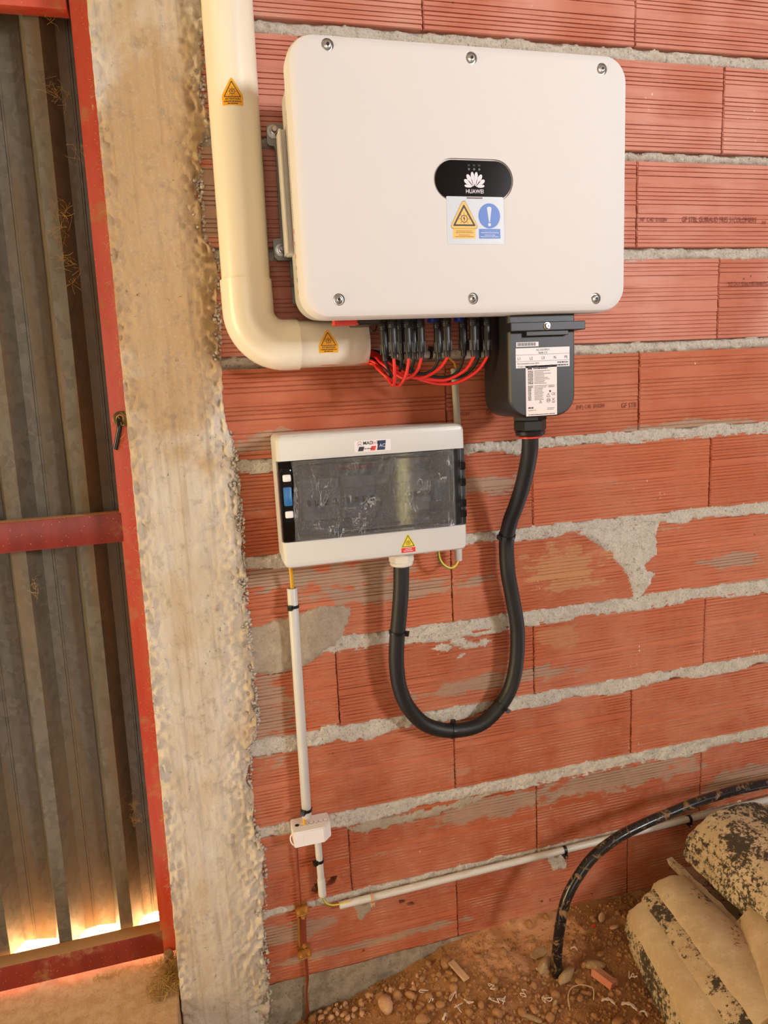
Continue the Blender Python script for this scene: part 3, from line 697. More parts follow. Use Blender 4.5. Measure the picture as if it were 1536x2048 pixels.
# ------------------------------------------------------------------ floors
sl = add('floor_threshold', *rbox(-3.0, -0.428, -0.25, 0.30, -0.1, dZ(0.206) - 0.018, 0.004), MT['slab']); props(sl, 'dusty raised concrete threshold in front of the red door', 'floor', kind='structure')
ou = add('floor_yard', *rbox(-14, 14, 0.24, 16, -0.2, 0.10), MT['outside_ground']); props(ou, 'sunlit yard ground outside the door', 'ground', kind='structure')
gw = [(-0.6, -.03), (-0.137, -0.014), (-0.078, 0.005), (-0.012, 0.014), (0.035, 0.026), (0.124, 0.053), (0.181, 0.077), (0.239, 0.096), (0.373, 0.115), (0.58, 0.113), (0.829, 0.106), (1.7, .10)]
GX = [p[0] for p in gw]; GZ = [p[1] for p in gw]
def gheight(X, Y, fine=True):
    zw = np.interp(X, GX, GZ); t = np.clip(-Y / 0.30, 0, 1); z = zw * (1 - t) + (0.055 + 0.02 * np.tanh(X * 2)) * t
    z = z + 0.016 * fbm(X * 6, Y * 6, 3, 101) * np.clip(-Y / 0.08, 0.2, 1)
    if fine: z = z + 0.006 * fbm(X * 26, Y * 26, 4, 107) + 0.0022 * fbm(X * 110, Y * 110, 2, 111)
    return z
def gz(x, y): return float(gheight(np.array([x]), np.array([y]))[0])
x = np.arange(-0.42, 1.62, 0.0055); y = np.arange(-0.95, 0.012, 0.0055); X, Y = np.meshgrid(x, y)
fl = gridmesh('floor', X, Y, gheight(X, Y), MT['dirt']); props(fl, 'loose brown earth floor at the foot of the brick wall', 'floor', kind='structure')
f2 = add('floor_shed', *rbox(-14, 14, -16, -0.93, -0.2, 0.035), MT['dirt']); props(f2, 'earth floor of the rest of the shed', 'floor', kind='structure')
cl = add('ceiling', *rbox(-4.6, 5.1, -5.4, 0.3, 3.6, 3.68), MT['shed_roof']); props(cl, 'shed roof overhead', 'ceiling', kind='structure')
for nm_, q in (('wall_front', (-4.6, 5.1, -5.45, -5.3)), ('wall_right', (5.0, 5.15, -5.4, 0.2)), ('wall_side', (-4.65, -4.5, -5.4, 0.2))):
    o = add(nm_, *rbox(*q, -0.2, 3.6), MT['shed_wall']); props(o, {'wall_front': 'shed wall behind the camera', 'wall_right': 'shed wall far to the right', 'wall_side': 'shed wall far to the left'}[nm_], 'wall', kind='structure')
# ================================================================== THINGS
# ------------------------------------------------------------------ inverter
YI = -0.26
inv = thing('solar_inverter', 'large white wall-mounted solar inverter with black display pill', 'inverter', (0.255, -0.15, 1.648))
ICX, ICZ, IW, IH = 0.2555, 1.8795, 0.643, 0.463
cover = fixnormals(add('front_cover', *rr_prism(ICX, ICZ, IW, IH, 0.048, [(0.012, -0.215), (0.0, -0.217), (0.0, -0.243), (0.0012, -0.250), (0.004, -0.2555), (0.009, -0.2588), (0.016, YI)], 12), MT['white_enamel'], inv))
scr = [at(*p, YI) for p in ((655, 89), (943, 116), (1204, 138), (678, 599), (946, 597), (1192, 597))]
dp = at(948, 360, YI); DW, DH = 0.148, 0.0665
cutters = [lathe([(0.0105, -0.004), (0.0105, 0.005), (0.0135, 0.009), (0.0155, 0.014)], (p.x, YI + 0.005, p.z), (0, -1, 0), 28) for p in scr]
cutters.append(rr_prism(dp.x, dp.z, DW + .006, DH + .006, (DH + .006) / 2, [(0, YI + 0.0035), (0, YI - 0.01)], 14))
cut(cover, cutters)
cover.data.shade_smooth(); cover.data.set_sharp_from_angle(angle=math.radians(28))
body = add('body', *rr_prism(ICX, ICZ, IW - 0.024, IH - 0.024, 0.045, [(0.03, -0.075), (0.004, -0.08), (0.0, -0.09), (0.0, -0.2155)], 10), MT['body_grey'], inv, True)
for k in range(26):      # cooling fins on the back, seen from the side
    zf = 1.70 + k * 0.0145; add('fin', *rbox(ICX - 0.27, ICX + 0.27, -0.078, -0.045, zf, zf + 0.003), MT['body_grey'], inv)
for p in scr:
    sc = add('cover_screw', *lathe([(0.0092, 0), (0.0092, 0.0015), (0.0076, 0.0018), (0.0072, 0.0042), (0.0058, 0.0066), (0.0034, 0.0078), (0.0030, 0.0078), (0.0028, 0.0050), (0.0, 0.0050)], (p.x, YI + 0.0048, p.z), (0, -1, 0), 24), MT['steel'], inv, True, 30)
    add('socket', *lathe([(0.0031, 0), (0.0031, 0.0004), (0.0, 0.0004)], (p.x, YI - 0.0031, p.z), (0, -1, 0), 6), MT['dark_hole'], sc)
disp = add('display', *rr_prism(dp.x, dp.z, DW, DH, DH / 2, [(0, YI + 0.004), (0, YI + 0.0006), (0.001, YI - 0.0002)], 16), MT['black_gloss'], inv, True, 30)
fd = Frame((dp.x, YI - 0.0002, dp.z))
def petal(cx, cb, ang, l, wd):
    c, s = math.cos(ang), math.sin(ang); out = []
    for k in range(14):
        t = 2 * math.pi * k / 14; a = l * (0.5 - 0.5 * math.cos(t)); b = wd * math.sin(t) * (0.35 + 0.65 * (a / l)) * (1.15 - .15 * a / l)
        out.append((cx + a * c - b * s, cb + a * s + b * c))
    return out
def flower(fr, cx, cb, k, mat, h, parent):
    for ang, l, wd in ((97, .0255, .0046), (121, .0245, .0052), (146, .0215, .0050), (170, .0150, .0032)):
        for sgn in (1, -1):
            a = math.radians(ang if sgn > 0 else 180 - ang); d = .0022 if ang < 160 else .0045
            decal('logo_petal', [petal(cx + k * d * math.cos(a) - sgn * k * .0012, cb + k * d * math.sin(a) + (0 if ang < 160 else -k * .0005), a, l * k, wd * k)], mat, fr, h, parent)
flower(fd, 0.0005, -0.0125, 0.95, MT['print_white'], 0.0004, disp)
text('lettering', 'HUAWEI', MT['print_white'], fd, 0.0005, -0.0228, 0.0098, 0.0004, disp, 'CENTER', 0.92, bold=0.012)
for k, a in enumerate((-0.0095, 0.0005, 0.0105)):
    decal('indicator_light', [circ(a, 0.0180, 0.0021, 14)], MT['print_grey'] if 0 else plain('dim_print', srgb(60, 56, 56), 0.4), fd, 0.0004, disp)
    decal('indicator_icon', [rect(a - .002, a + .002, .0232, .0240), [(a - .0022, .0265), (a - .0014, .0265), (a + .0004, .0232), (a - .0006, .0232)], [(a + .0014, .0265), (a + .0022, .0265), (a + .0006, .0232), (a - .0004, .0232)]], bpy.data.materials['dim_print'], fd, 0.0004, disp)
decal('red_strip', [rect(-.0155, .0155, -.0322, -.0298)], MT['print_dimred'], fd, 0.0005, disp)
# warning sticker below the display
c4 = [at(*p, YI) for p in ((894, 391), (1008, 396), (1006, 490), (893, 487))]
sx0 = (c4[0].x + c4[3].x) / 2; sx1 = (c4[1].x + c4[2].x) / 2; sz1 = (c4[0].z + c4[1].z) / 2; sz0 = (c4[2].z + c4[3].z) / 2
st = add('warning_sticker', *rr_prism((sx0 + sx1) / 2, (sz0 + sz1) / 2, sx1 - sx0, sz1 - sz0, 0.002, [(0, YI + .0001), (0, YI - 0.0006)], 4), MT['sticker_grey'], inv)
fs = Frame((sx0, YI - 0.0006, sz0)); SW = sx1 - sx0; SH = sz1 - sz0
tx, ty, tw, th = SW * .30, SH * .325, SW * .44, SH * .535
decal('yellow_triangle', [rtri(tx, ty, tw + .009, th + .009, .0045)], MT['print_black'], fs, .0002, st)
decal('yellow_triangle', [rtri(tx, ty + .0006, tw + .0072, th + .0072, .0042)], MT['print_yellow'], fs, .0004, st)
warn_symbol(fs, tx, ty + .0046, tw - .004, th - .006, .0006, st, .0030, MT['print_black'])
decal('blue_disc', [circ(SW * .745, SH * .60, SW * .193, 36, SH * .265)], MT['print_blue'], fs, .0002, st)
ex = SW * .745
decal('exclamation_mark', [[(ex - .0011, SH * .47), (ex + .0011, SH * .47), (ex + .0045, SH * .76), (ex + .0035, SH * .785), (ex, SH * .795), (ex - .0035, SH * .785), (ex - .0045, SH * .76)], circ(ex, SH * .415, .0030, 16)], MT['sticker_grey'], fs, .0004, st)
decal('yellow_caption', [rect(SW * .10, SW * .495, SH * .12, SH * .325)], MT['print_yellow'], fs, .0002, st)
decal('blue_caption', [rect(SW * .555, SW * .935, SH * .12, SH * .325)], MT['print_blue'], fs, .0002, st)
for i, (b, w0) in enumerate(((.27, .28), (.235, .31), (.185, .2), (.15, .32))):
    decal('small_print', dashes(fs, SW * (.298 - w0 / 2), SH * b, SW * w0, 0, .0012, i), plain('amber_print', srgb(150, 95, 40), .5) if i == 0 else bpy.data.materials['amber_print'], fs, .0004, st)
    decal('small_print', dashes(fs, SW * (.745 - w0 / 2), SH * b, SW * w0, 0, .0012, i + 9), MT['sticker_grey'] if i else plain('pale_blue_print', srgb(150, 175, 215), .5), fs, .0004, st)
# side flange, hook and printed strip on the left side of the body
fl_ = [at(*p, -.10) for p in ((563, 240), (580, 488))]
add('mounting_flange', *rbox(-0.065, -0.053, -0.115, -0.085, 1.782, 2.006, .002), MT['body_grey'], inv, True)
add('flange_lip', *rbox(-0.068, -0.064, -0.125, -0.080, 1.784, 2.004, .001), MT['body_grey'], inv, True)
fside = Frame((ICX - IW / 2 + 0.012 - .0005, -0.15, 1.70), (0, -1, 0), (0, 0, 1))
sl_ = add('side_label', [fside.P(a, b, .0) for a, b in rect(-.02, .05, -.01, .33)], [(0, 1, 2, 3)], MT['body_grey'], inv)
for k in range(46):
    decal('small_print', dashes(fside, -.012, .325 - k * .0042, .05, 0, .0016, k), MT['print_grey'], fside, .0006, sl_)
for k in range(6):
    decal('coloured_mark', [rect(-.012, .04, .115 - k * .022, .123 - k * .022)], [MT['print_red'], MT['print_red'], MT['print_red'], MT['print_amber'], MT['print_blue'], MT['print_amber']][k], fside, .0006, sl_)
# underside: sockets and tag
for i, px in enumerate((769, 786.5, 802, 816, 827.5, 841.5, 876.7, 894, 927, 947, 956, 974)):
    y = -0.185 if i % 2 else -0.145
    p = at(px, 660, y); add('dc_socket', *lathe([(0.0095, 0), (0.0095, -.012), (.0075, -.014), (.0075, -.03)], (p.x, y, 1.662), (0, 0, 1), 14), MT['black_plastic'], inv, True)
for px in (864, 917): p = at(px, 645, -.165); add('blue_socket', *lathe([(.010, 0), (.010, -.016), (.008, -.018)], (p.x, -.165, 1.662), (0, 0, 1), 14), MT['blue_plastic'], inv, True)
p = at(690, 640, -.2); add('red_tag', *rbox(p.x - .022, p.x + .024, -.21, -.185, 1.6405, 1.664, .001), MT['red_tag'], inv)
p = at(725, 643, -.19); add('switch_block', *rbox(p.x - .018, p.x + .03, -.21, -.15, 1.640, 1.664, .003), MT['black_plastic'], inv)
p = at(746, 650, -.17); add('plug_strap', *tube(spline([(p.x - .008, -.17, 1.66), (p.x - .006, -.172, 1.636), (p.x + .002, -.172, 1.630), (p.x + .007, -.17, 1.64), (p.x + .008, -.17, 1.66)], 6), .0014, 8), MT['tie_black'], inv, True)
# AC terminal cover under the inverter, right
YA = -0.232; ax0 = at(1019, 720, YA).x; ax1 = at(1150, 720, YA).x; az0 = at(1085, 834, YA).z; acx = (ax0 + ax1) / 2
ac = add('terminal_cover', *rr_prism(acx, (az0 + 1.76) / 2, ax1 - ax0 + .004, 1.76 - az0, 0.042, [(.006, -.105), (0.0, -.112), (0, -.222), (.0015, -.228), (.005, YA)], 10), MT['black_plastic'], inv, True, 40)
lz0 = at(1100, 661, -.245).z; lz1 = at(1100, 643, -.245).z
add('cover_lip', *rbox(ax0 - .003, at(1170, 650, -.245).x, -.247, -.19, lz0, lz1, .0015), MT['black_plastic'], ac)
add('cover_tab', *rbox(at(1052, 663, -.24).x, at(1136, 663, -.24).x, -.242, -.225, lz0 - .009, lz0 + .001, .001), MT['black_plastic'], ac)
p = at(1094, 652, -.247); add('lip_screw', *lathe([(.0072, 0), (.0072, .001), (.0058, .0012), (.0056, .004), (.0042, .0052), (.0022, .0052), (.002, .003), (0, .003)], (p.x, -.247, p.z), (0, -1, 0), 20), MT['steel'], ac, True, 30)
fa = Frame((0, YA, 0))
def lab(px0, py0, px1, py1): a = at(px0, py0, YA); b = at(px1, py1, YA); return a.x, b.x, b.z, a.z
l1 = add('serial_label', *(lambda q: ([(q[0], YA - .0004, q[2]), (q[1], YA - .0004, q[2]), (q[1], YA - .0004, q[3]), (q[0], YA - .0004, q[3])], [(0, 1, 2, 3)]))(lab(1032, 685, 1077, 692.5)), MT['paper_white'], ac)
q = lab(1032, 685, 1077, 692.5); decal('barcode', [rect(q[0] + .002 + k * .0022, q[0] + .0032 + k * .0022 + .0004 * (k % 3), q[2] + .0015, q[3] - .0012) for k in range(18)], MT['print_grey'], fa, .0007, ac)
q = lab(1031, 697, 1139, 732); l2 = add('terminal_label', [(q[0], YA - .0004, q[2]), (q[1], YA - .0004, q[2]), (q[1], YA - .0004, q[3]), (q[0], YA - .0004, q[3])], [(0, 1, 2, 3)], MT['paper_white'], ac)
W_, H_ = q[1] - q[0], q[3] - q[2]; A = lambda t: q[0] + t * W_; Bq = lambda t: q[2] + t * H_
text('lettering', 'AC OUTPUT', MT['print_black'], fa, A(.5), Bq(.84), .0052, .0008, ac, 'CENTER'); text('lettering', 'Saida CA', MT['print_black'], fa, A(.5), Bq(.70), .0052, .0008, ac, 'CENTER')
for s_, t in (('L1', .055), ('L2', .28), ('L3', .5), ('N', .72), ('PE', .93)): text('lettering', s_, MT['print_black'], fa, A(t), Bq(.41), .0078, .0008, ac, 'CENTER', .9)
text('lettering', 'Recommended torque: 8Nm', MT['print_black'], fa, A(.03), Bq(.19), .0040, .0008, ac); text('lettering', 'Torque recomendado: 8Nm', MT['print_black'], fa, A(.03), Bq(.05), .0040, .0008, ac)
decal('small_print', dashes(fa, A(.77), Bq(.19), .2 * W_, 0, .0026, 3) + dashes(fa, A(.62), Bq(.05), .35 * W_, 0, .0026, 4), MT['print_black'], fa, .0008, ac)
decal('rule_line', [rect(A(0), A(1), Bq(.65), Bq(.665)), rect(A(0), A(1), Bq(.325), Bq(.34))], MT['print_grey'], fa, .0008, ac)
q = lab(1051, 732, 1114, 829); l3 = add('rating_plate', [(q[0], YA - .0004, q[2]), (q[1], YA - .0004, q[2]), (q[1], YA - .0004, q[3]), (q[0], YA - .0004, q[3])], [(0, 1, 2, 3)], MT['paper_pink'], ac)
W_, H_ = q[1] - q[0], q[3] - q[2]; lines = []
for k in range(21):
    b = .885 - k * .0275 - (.02 if k > 9 else 0); lines += dashes(fa, A(.07), Bq(b), (.16 if k < 12 else .1) * W_, 0, .0016, k + 50); lines += dashes(fa, A(.27), Bq(b) + .0004, W_ * random.Random(k).uniform(.25, .55 if k < 12 else .3), 0, .0009, k + 90)
    if 9 < k < 12: lines += dashes(fa, A(.72), Bq(b), .2 * W_, 0, .0011, k)
lines += dashes(fa, A(.25), Bq(.955), .55 * W_, 0, .0022, 7) + dashes(fa, A(.25), Bq(.93), .45 * W_, 0, .0022, 8) + dashes(fa, A(.07), Bq(.02), .86 * W_, 0, .0014, 9) + dashes(fa, A(.07), Bq(.15), .16 * W_, 0, .003, 10) + dashes(fa, A(.07), Bq(.11), .25 * W_, 0, .0009, 12) + dashes(fa, A(.68), Bq(.14), .24 * W_, 0, .0009, 13) + dashes(fa, A(.68), Bq(.11), .2 * W_, 0, .0009, 14)
decal('small_print', lines, MT['print_black'], fa, .0008, ac)
flower(fa, A(.13), Bq(.925), .24, MT['print_black'], .0008, ac)
text('lettering', 'CE', MT['print_black'], fa, A(.88), Bq(.40), .0068, .0008, ac, 'CENTER')
decal('compliance_mark', [], MT['print_black'], fa, .0008, ac, ringq(circ(A(.72), Bq(.30), .0042, 18), circ(A(.72), Bq(.30), .0035, 18)) + ringq(rtri(A(.72), Bq(.365), .008, .008, .0004), rtri(A(.72), Bq(.365) + .0006, .0058, .0058, .0003)) + ringq(rtri(A(.46), Bq(.25), .007, .006, .0004), rtri(A(.46), Bq(.25) + .0006, .005, .004, .0003)) + [rect(A(.83), A(.93), Bq(.25), Bq(.262)), [(A(.83), Bq(.345)), (A(.845), Bq(.345)), (A(.93), Bq(.28)), (A(.915), Bq(.28))], [(A(.93), Bq(.345)), (A(.915), Bq(.345)), (A(.83), Bq(.28)), (A(.845), Bq(.28))], rect(A(.75), A(.80), Bq(.46), Bq(.50))])
text('lettering', 'M', MT['print_black'], fa, A(.72), Bq(.30) - .0022, .006, .0008, ac, 'CENTER')
gp = at(1060, 845, -.165)
gl = add('cable_gland', *lathe([(.0375, .012), (.0375, 0), (.033, -.001)], (gp.x, -.165, az0 - .010), (0, 0, 1), 6), MT['black_rubber'], ac, False)
def gland(name, x, y, zt, mat, parent, k=1.0, inner=None):
    g = add(name, *lathe([(.030 * k, 0), (.0365 * k, 0), (.0365 * k, -.009 * k), (.030 * k, -.010 * k)], (x, y, zt), (0, 0, 1), 8), mat, parent)
    v, f = lathe([(.0335 * k, -.010 * k), (.0345 * k, -.012 * k), (.0345 * k, -.030 * k), (.033 * k, -.032 * k)], (x, y, zt), (0, 0, 1), 6); add('gland_nut', v, f, mat, parent)
    add('gland_cap', *lathe([(.030 * k, -.030 * k), (.0325 * k, -.034 * k), (.031 * k, -.041 * k), (.024 * k, -.045 * k), (.0175 * k, -.045 * k)], (x, y, zt), (0, 0, 1), 24), mat, parent, True)
    return g
bpy.data.objects.remove(gl)
gland('cable_gland', gp.x, -.165, az0 + .001, MT['black_rubber'], ac, .98)
add('gland_seal', *lathe([(.0225, -.043), (.0225, -.0475), (.018, -.0480)], (gp.x, -.165, az0 + .001), (0, 0, 1), 24), MT['red_tag'], ac, True)

# wall bracket the inverter hangs on
brk = thing('mounting_bracket', 'grey steel wall bracket with two bolted ears left of the inverter', 'bracket', (-0.06, -0.02, 1.7))
def pxl(pts, Y): return [(at(a, b, Y).x, at(a, b, Y).z) for a, b in pts]
lp = pxl([(533, 252), (537, 248), (572, 248), (600, 252), (620, 520), (556, 521), (549, 515), (546, 482), (550, 478), (561, 476), (551, 300), (548, 293), (538, 291), (534, 286)], -.028)
lp = lp[::-1] if sum((lp[i][0] * lp[(i + 1) % len(lp)][1] - lp[(i + 1) % len(lp)][0] * lp[i][1]) for i in range(len(lp))) > 0 else lp
add('plate', *prism(lp, -.022, -.029), MT['bracket_grey'], brk)
add('back_rail', *rbox(-.05, .5, -.024, -.018, 1.70, 1.95, .002), MT['bracket_grey'], brk)
add('hook_arm', *rbox(-.052, .5, -.088, -.024, 1.735, 1.75, .002), MT['bracket_grey'], brk); add('hook_arm', *rbox(-.052, .5, -.088, -.024, 1.915, 1.93, .002), MT['bracket_grey'], brk)
for a, b in ((547, 263), (563, 500)):
    p = at(a, b, -.032); bo = add('wall_bolt', *lathe([(.0125, 0), (.0125, .002), (.0, .002)], (p.x, -.029, p.z), (0, -1, 0), 24), MT['steel'], brk)
    add('nut', *lathe([(.0085, .002), (.0085, .009), (.0075, .010)], (p.x, -.029, p.z), (0, -1, 0), 6), MT['steel'], bo); add('stud', *lathe([(.0052, .009), (.0052, .018), (.0045, .019)], (p.x, -.029, p.z), (0, -1, 0), 14), MT['steel'], bo, True)
    add('anchor_sleeve', *lathe([(.007, -.002), (.007, -.045)], (p.x, -.027, p.z), (0, -1, 0), 10), MT['steel'], bo)

# ------------------------------------------------------------------ PVC duct with elbow
RP = 0.0475; YP = -0.052
duct = thing('pvc_duct', 'wide cream PVC duct with an elbow turning under the inverter', 'pipe', (-0.14, YP, 1.57))
pt0 = at(461, 60, YP - .03); pv = lambda px, py: at(px, py, YP - .02)
xa, xb = -0.136, -0.143
pcz = (at(700, 642, YP).z + at(700, 729, YP).z) / 2; RPz = RP
vb = Vector((xb - .001, YP, 1.71)); vt = Vector((-0.134, YP, 2.55))
add('vertical_pipe', *tube([vt, vb], RP, 40), MT['pvc_cream'], duct, True, 60)
rb = 0.068; cc = Vector((vb.x + rb, YP, pcz + rb)); ep = []
for k in range(15):
    a = math.pi + (math.pi / 2) * k / 14; ep.append(cc + Vector((math.cos(a), 0, math.sin(a))) * rb)
ep = [Vector((vb.x, YP, 1.745))] + ep + [Vector((at(596, 690, YP).x, YP, pcz))]
add('elbow', *tube(ep, RP + .0032, 40), MT['pvc_cream'], duct, True, 60)
xe = at(735, 685, YP - .02).x
v, f = tube([Vector((cc.x, YP, pcz)), Vector((xe - .001, YP, pcz)), Vector((xe, YP, pcz)), Vector((xe, YP, pcz)), Vector((xe - .08, YP, pcz))], [RP, RP, RP - .0006, RP - .0028, RP - .0028], 40, False)
add('horizontal_pipe', v, f, MT['pvc_cream'], duct, True, 60)
def attention(fr, parent, k):
    o = [(-.0195, 0), (.0195, 0), (.0205, .014), (.0195, .0185), (.0022, .0465), (0, .0478), (-.0022, .0465), (-.0195, .0185), (-.0205, .014)]
    s_ = decal('attention_sticker', [[(a * k, b * k) for a, b in o]], MT['print_amber'], fr, .0004, parent)
    warn_symbol(fr, 0, .0145 * k, .033 * k, .0285 * k, .0007, s_, .0012 * k, MT['print_black'])
    text('lettering', 'ATTENTION', MT['print_black'], fr, 0, .0094 * k, .0050 * k, .0007, s_, 'CENTER', bold=.02)
    decal('small_print', dashes(fr, -.0165 * k, .0058 * k, .033 * k, 0, .0017 * k, 1) + dashes(fr, -.0095 * k, .0022 * k, .019 * k, 0, .0017 * k, 2), MT['print_black'], fr, .0007, s_)
p = at(466, 210, YP - RP); ax = (vt - vb).normalized()
front = Vector((CAM.x - p.x + .04, CAM.y - YP, 0)); front = (front - ax * front.dot(ax)).normalized()
tpos = vb + ax * ((p.z - vb.z) / ax.z)
ang = math.asin(max(-1, min(1, (p.x - tpos.x) / RP))); front = Vector((math.sin(ang), -math.cos(ang), 0)); front = (front - ax * front.dot(ax)).normalized()
attention(CylFrame(tpos, ax, front, RP), duct, .97)
class HCyl:
    def __init__(s, C, R, tilt): s.C = Vector(C); s.R = R; s.cyl = R; s.t = tilt
    def P(s, a, b, h):
        t = s.t + b / s.R; return s.C + Vector((a, -math.cos(t) * (s.R + h), math.sin(t) * (s.R + h)))
p = at(658, 705, YP - RP); attention(HCyl((p.x, YP, pcz), RP, math.asin((p.z - pcz) / RP)), duct, .97)

# ------------------------------------------------------------------ solar cables with plug connectors
def solar(kind, px, y, zc, path, n, label):
    red = kind == 'red'; p = at(px, 690, y); z0 = 1.652; zb = at(px, zc, y).z
    t = thing('solar_cable', label, 'cable', (p.x, y, zb), 'solar cables plugged into the inverter')
    L = z0 - zb
    cn = add('plug_connector', *lathe([(.0068, 0), (.0092, -.002), (.0092, -L * .22), (.0080, -L * .24), (.0086, -L * .27), (.0086, -L * .55), (.0094, -L * .60), (.0086, -L * .80), (.0062, -L * .86), (.0058, -L)], (p.x, y, z0), (0, 0, 1), 16), MT['black_plastic'], t, True, 50)
    for k in range(4): add('grip_ring', *lathe([(.0088, .001), (.0097, 0), (.0088, -.001)], (p.x, y, z0 - L * (.05 + .045 * k)), (0, 0, 1), 16), MT['black_plastic'], cn, True)
    for k in range(6):
        a = k * math.pi / 3 + .3; c, s_ = math.cos(a), math.sin(a); q = Vector((p.x + c * .0088, y + s_ * .0088, zb + L * .22)); add('latch_finger', *rbox(q.x - .0016, q.x + .0016, q.y - .0016, q.y + .0016, zb + L * .15, zb + L * .42, .0006, 1), MT['black_plastic'], cn)
    P = [(p.x, y, zb + .012), (p.x, y, zb)] + [tuple(at(a, b, yy)) for a, b, yy in path] + [(xe - .10, path[-1][2], at(path[-1][0], path[-1][1], path[-1][2]).z + .003)]
    add('wire', *tube(spline(P, 8), .0033 if red else .0030, 10), MT['red_wire'] if red else MT['black_cable'], t, True)
C4 = lambda l, ys: [(640 + a / 4.267, 620 + b / 4.267, y) for (a, b), y in zip(l, ys)]
ordn = ['leftmost', 'second from the left', 'third from the left', 'fourth from the left', 'fifth from the left', 'rightmost']
reds = [(786.5, 717, [(638, 560), (624, 640), (560, 565), (415, 425)]), (816, 717, [(738, 540), (690, 630), (640, 635), (500, 510), (415, 455)]), (841.5, 716, [(825, 520), (740, 585), (640, 545), (520, 450), (415, 385)]),
        (894, 714, [(1010, 505), (860, 580), (700, 550), (550, 455), (415, 375)]), (947, 713, [(1235, 515), (1080, 595), (930, 590), (760, 555), (600, 460), (415, 360)]), (974, 713, [(1335, 525), (1180, 615), (1040, 630), (880, 600), (700, 520), (415, 348)])]
blks = [(769, 722, [(605, 560), (575, 570), (500, 480), (415, 400)]), (802, 720, [(680, 525), (640, 560), (520, 465), (415, 392)]), (827.5, 718, [(772, 515), (700, 550), (540, 440), (415, 366)]),
        (876.7, 718, [(955, 515), (830, 540), (600, 425), (415, 352)]), (927, 712, [(1175, 525), (1050, 575), (830, 530), (600, 405), (415, 345)]), (956, 716, [(1285, 515), (1160, 578), (860, 580), (640, 480), (415, 372)])]
for i, (px, zc, l) in enumerate(reds):
    n = len(l); ys = [-.185 + (.11) * ((k + 1) / n) ** 1.3 - .012 * (5 - i) / 5 for k in range(n)]; ys[-1] = -.075 + .006 * i
    solar('red', px, -.185, zc, C4(l, ys), i, 'red solar cable plugged under the inverter, %s of the red ones' % ordn[i])
for i, (px, zc, l) in enumerate(blks):
    n = len(l); ys = [-.145 + (.09) * ((k + 1) / n) ** 1.2 for k in range(n)]; ys[-1] = -.058 + .006 * i
    solar('black', px, -.145, zc, C4(l, ys), i, 'black solar cable plugged under the inverter, %s of the black ones' % ordn[i])
# ------------------------------------------------------------------ distribution box
YB = -0.125; bx0, bx1 = -0.1175, 0.2815; bz0 = 1.166; bz1 = 1.440
bcx, bcz, BW_, BH_ = (bx0 + bx1) / 2, (bz0 + bz1) / 2, bx1 - bx0, bz1 - bz0
dbx = thing('distribution_box', 'white plastic distribution box with smoked window under the inverter', 'electrical box', (bcx, -0.06, bz0))
back = add('back_box', *rr_prism(bcx, bcz, BW_ - .006, BH_ - .004, .012, [(.004, 0.0), (0, -.004), (0, -.066), (.002, -.068)], 6), MT['box_white'], dbx, True)
# window opening spans the full width of the cover between an upper and a lower band
wz1 = at(740, 910, YB).z; wz0 = at(740, 1069, YB).z
def band(name, z0, z1, top):
    lev = [(0.0, -.0685), (0.0015, -.0695), (0.0, -.0705), (0, -.112), (.0015, -.119), (.005, -.1235), (.010, YB)]
    o = fixnormals(add(name, *rr_prism(bcx, bcz, BW_, BH_, .014, lev, 6), MT['box_white'], dbx))
    cut(o, [rbox(bx0 - .05, bx1 + .05, -.2, -.0685 - .02, wz0 if top is None else (-1 if top else wz1), wz1 if top is None else (wz0 if 0 else (wz1 if top else 3)), 0)])
    o.data.shade_smooth(); o.data.set_sharp_from_angle(angle=math.radians(35)); return o
lev = [(0.0, -.0685), (0.0015, -.0695), (0.0, -.0705), (0, -.112), (.0015, -.119), (.005, -.1235), (.010, YB)]
cov = fixnormals(add('front_cover', *rr_prism(bcx, bcz, BW_, BH_, .014, lev, 6), MT['box_white'], dbx))
cut(cov, [rbox(bx0 - .05, bx1 + .05, -.2, -.098, wz0, wz1), rbox(bx0 + .035, bx1 - .03, -.2, -.02, wz0 + .008, wz1 - .008)])
cov.data.shade_smooth(); cov.data.set_sharp_from_angle(angle=math.radians(35))
cut(back, [rbox(bx0 + .02, bx1 - .02, -.2, -.012, wz0 + .004, wz1 - .004)])
# modules inside
add('inner_plate', *rbox(bx0 + .02, bx1 - .02, -.040, -.036, wz0 + .002, wz1 - .002), MT['interior_grey'], dbx)
add('din_rail', *rbox(bx0 + .03, bx1 - .03, -.046, -.040, (wz0 + wz1) / 2 - .017, (wz0 + wz1) / 2 + .017), MT['steel'], dbx)
mzc = (wz0 + wz1) / 2 - .008
def module(pxa, pxb, mat, toggles):
    xa = at(pxa, 985, -.09).x; xb_ = at(pxb, 985, -.09).x
    b = add('breaker', *rbox(xa, xb_, -.075, -.044, mzc - .043, mzc + .043, .001), mat, dbx); add('breaker_front', *rbox(xa + .0005, xb_ - .0005, -.089, -.074, mzc - .023, mzc + .023, .001), mat, b)
    n = toggles
    for k in range(n):
        w1 = (xb_ - xa) / n; xc = xa + w1 * (k + .5); add('toggle', *rbox(xc - .004, xc + .004, -.097, -.088, mzc - .010, mzc + .002, .001), MT['latch_black'], b)
module(608, 640, MT['breaker_white'], 2); module(641, 680, MT['breaker_white'], 2); module(688, 752, MT['breaker_white'], 4); module(812, 862, MT['breaker_white'], 4)
add('blanking_strip', *rbox(at(753, 985, -.085).x, at(811, 985, -.085).x, -.085, -.08, mzc - .023, mzc + .023), MT['breaker_grey'], dbx); add('blanking_strip', *rbox(at(863, 985, -.085).x, at(892, 985, -.085).x, -.085, -.08, mzc - .023, mzc + .023), MT['breaker_grey'], dbx)
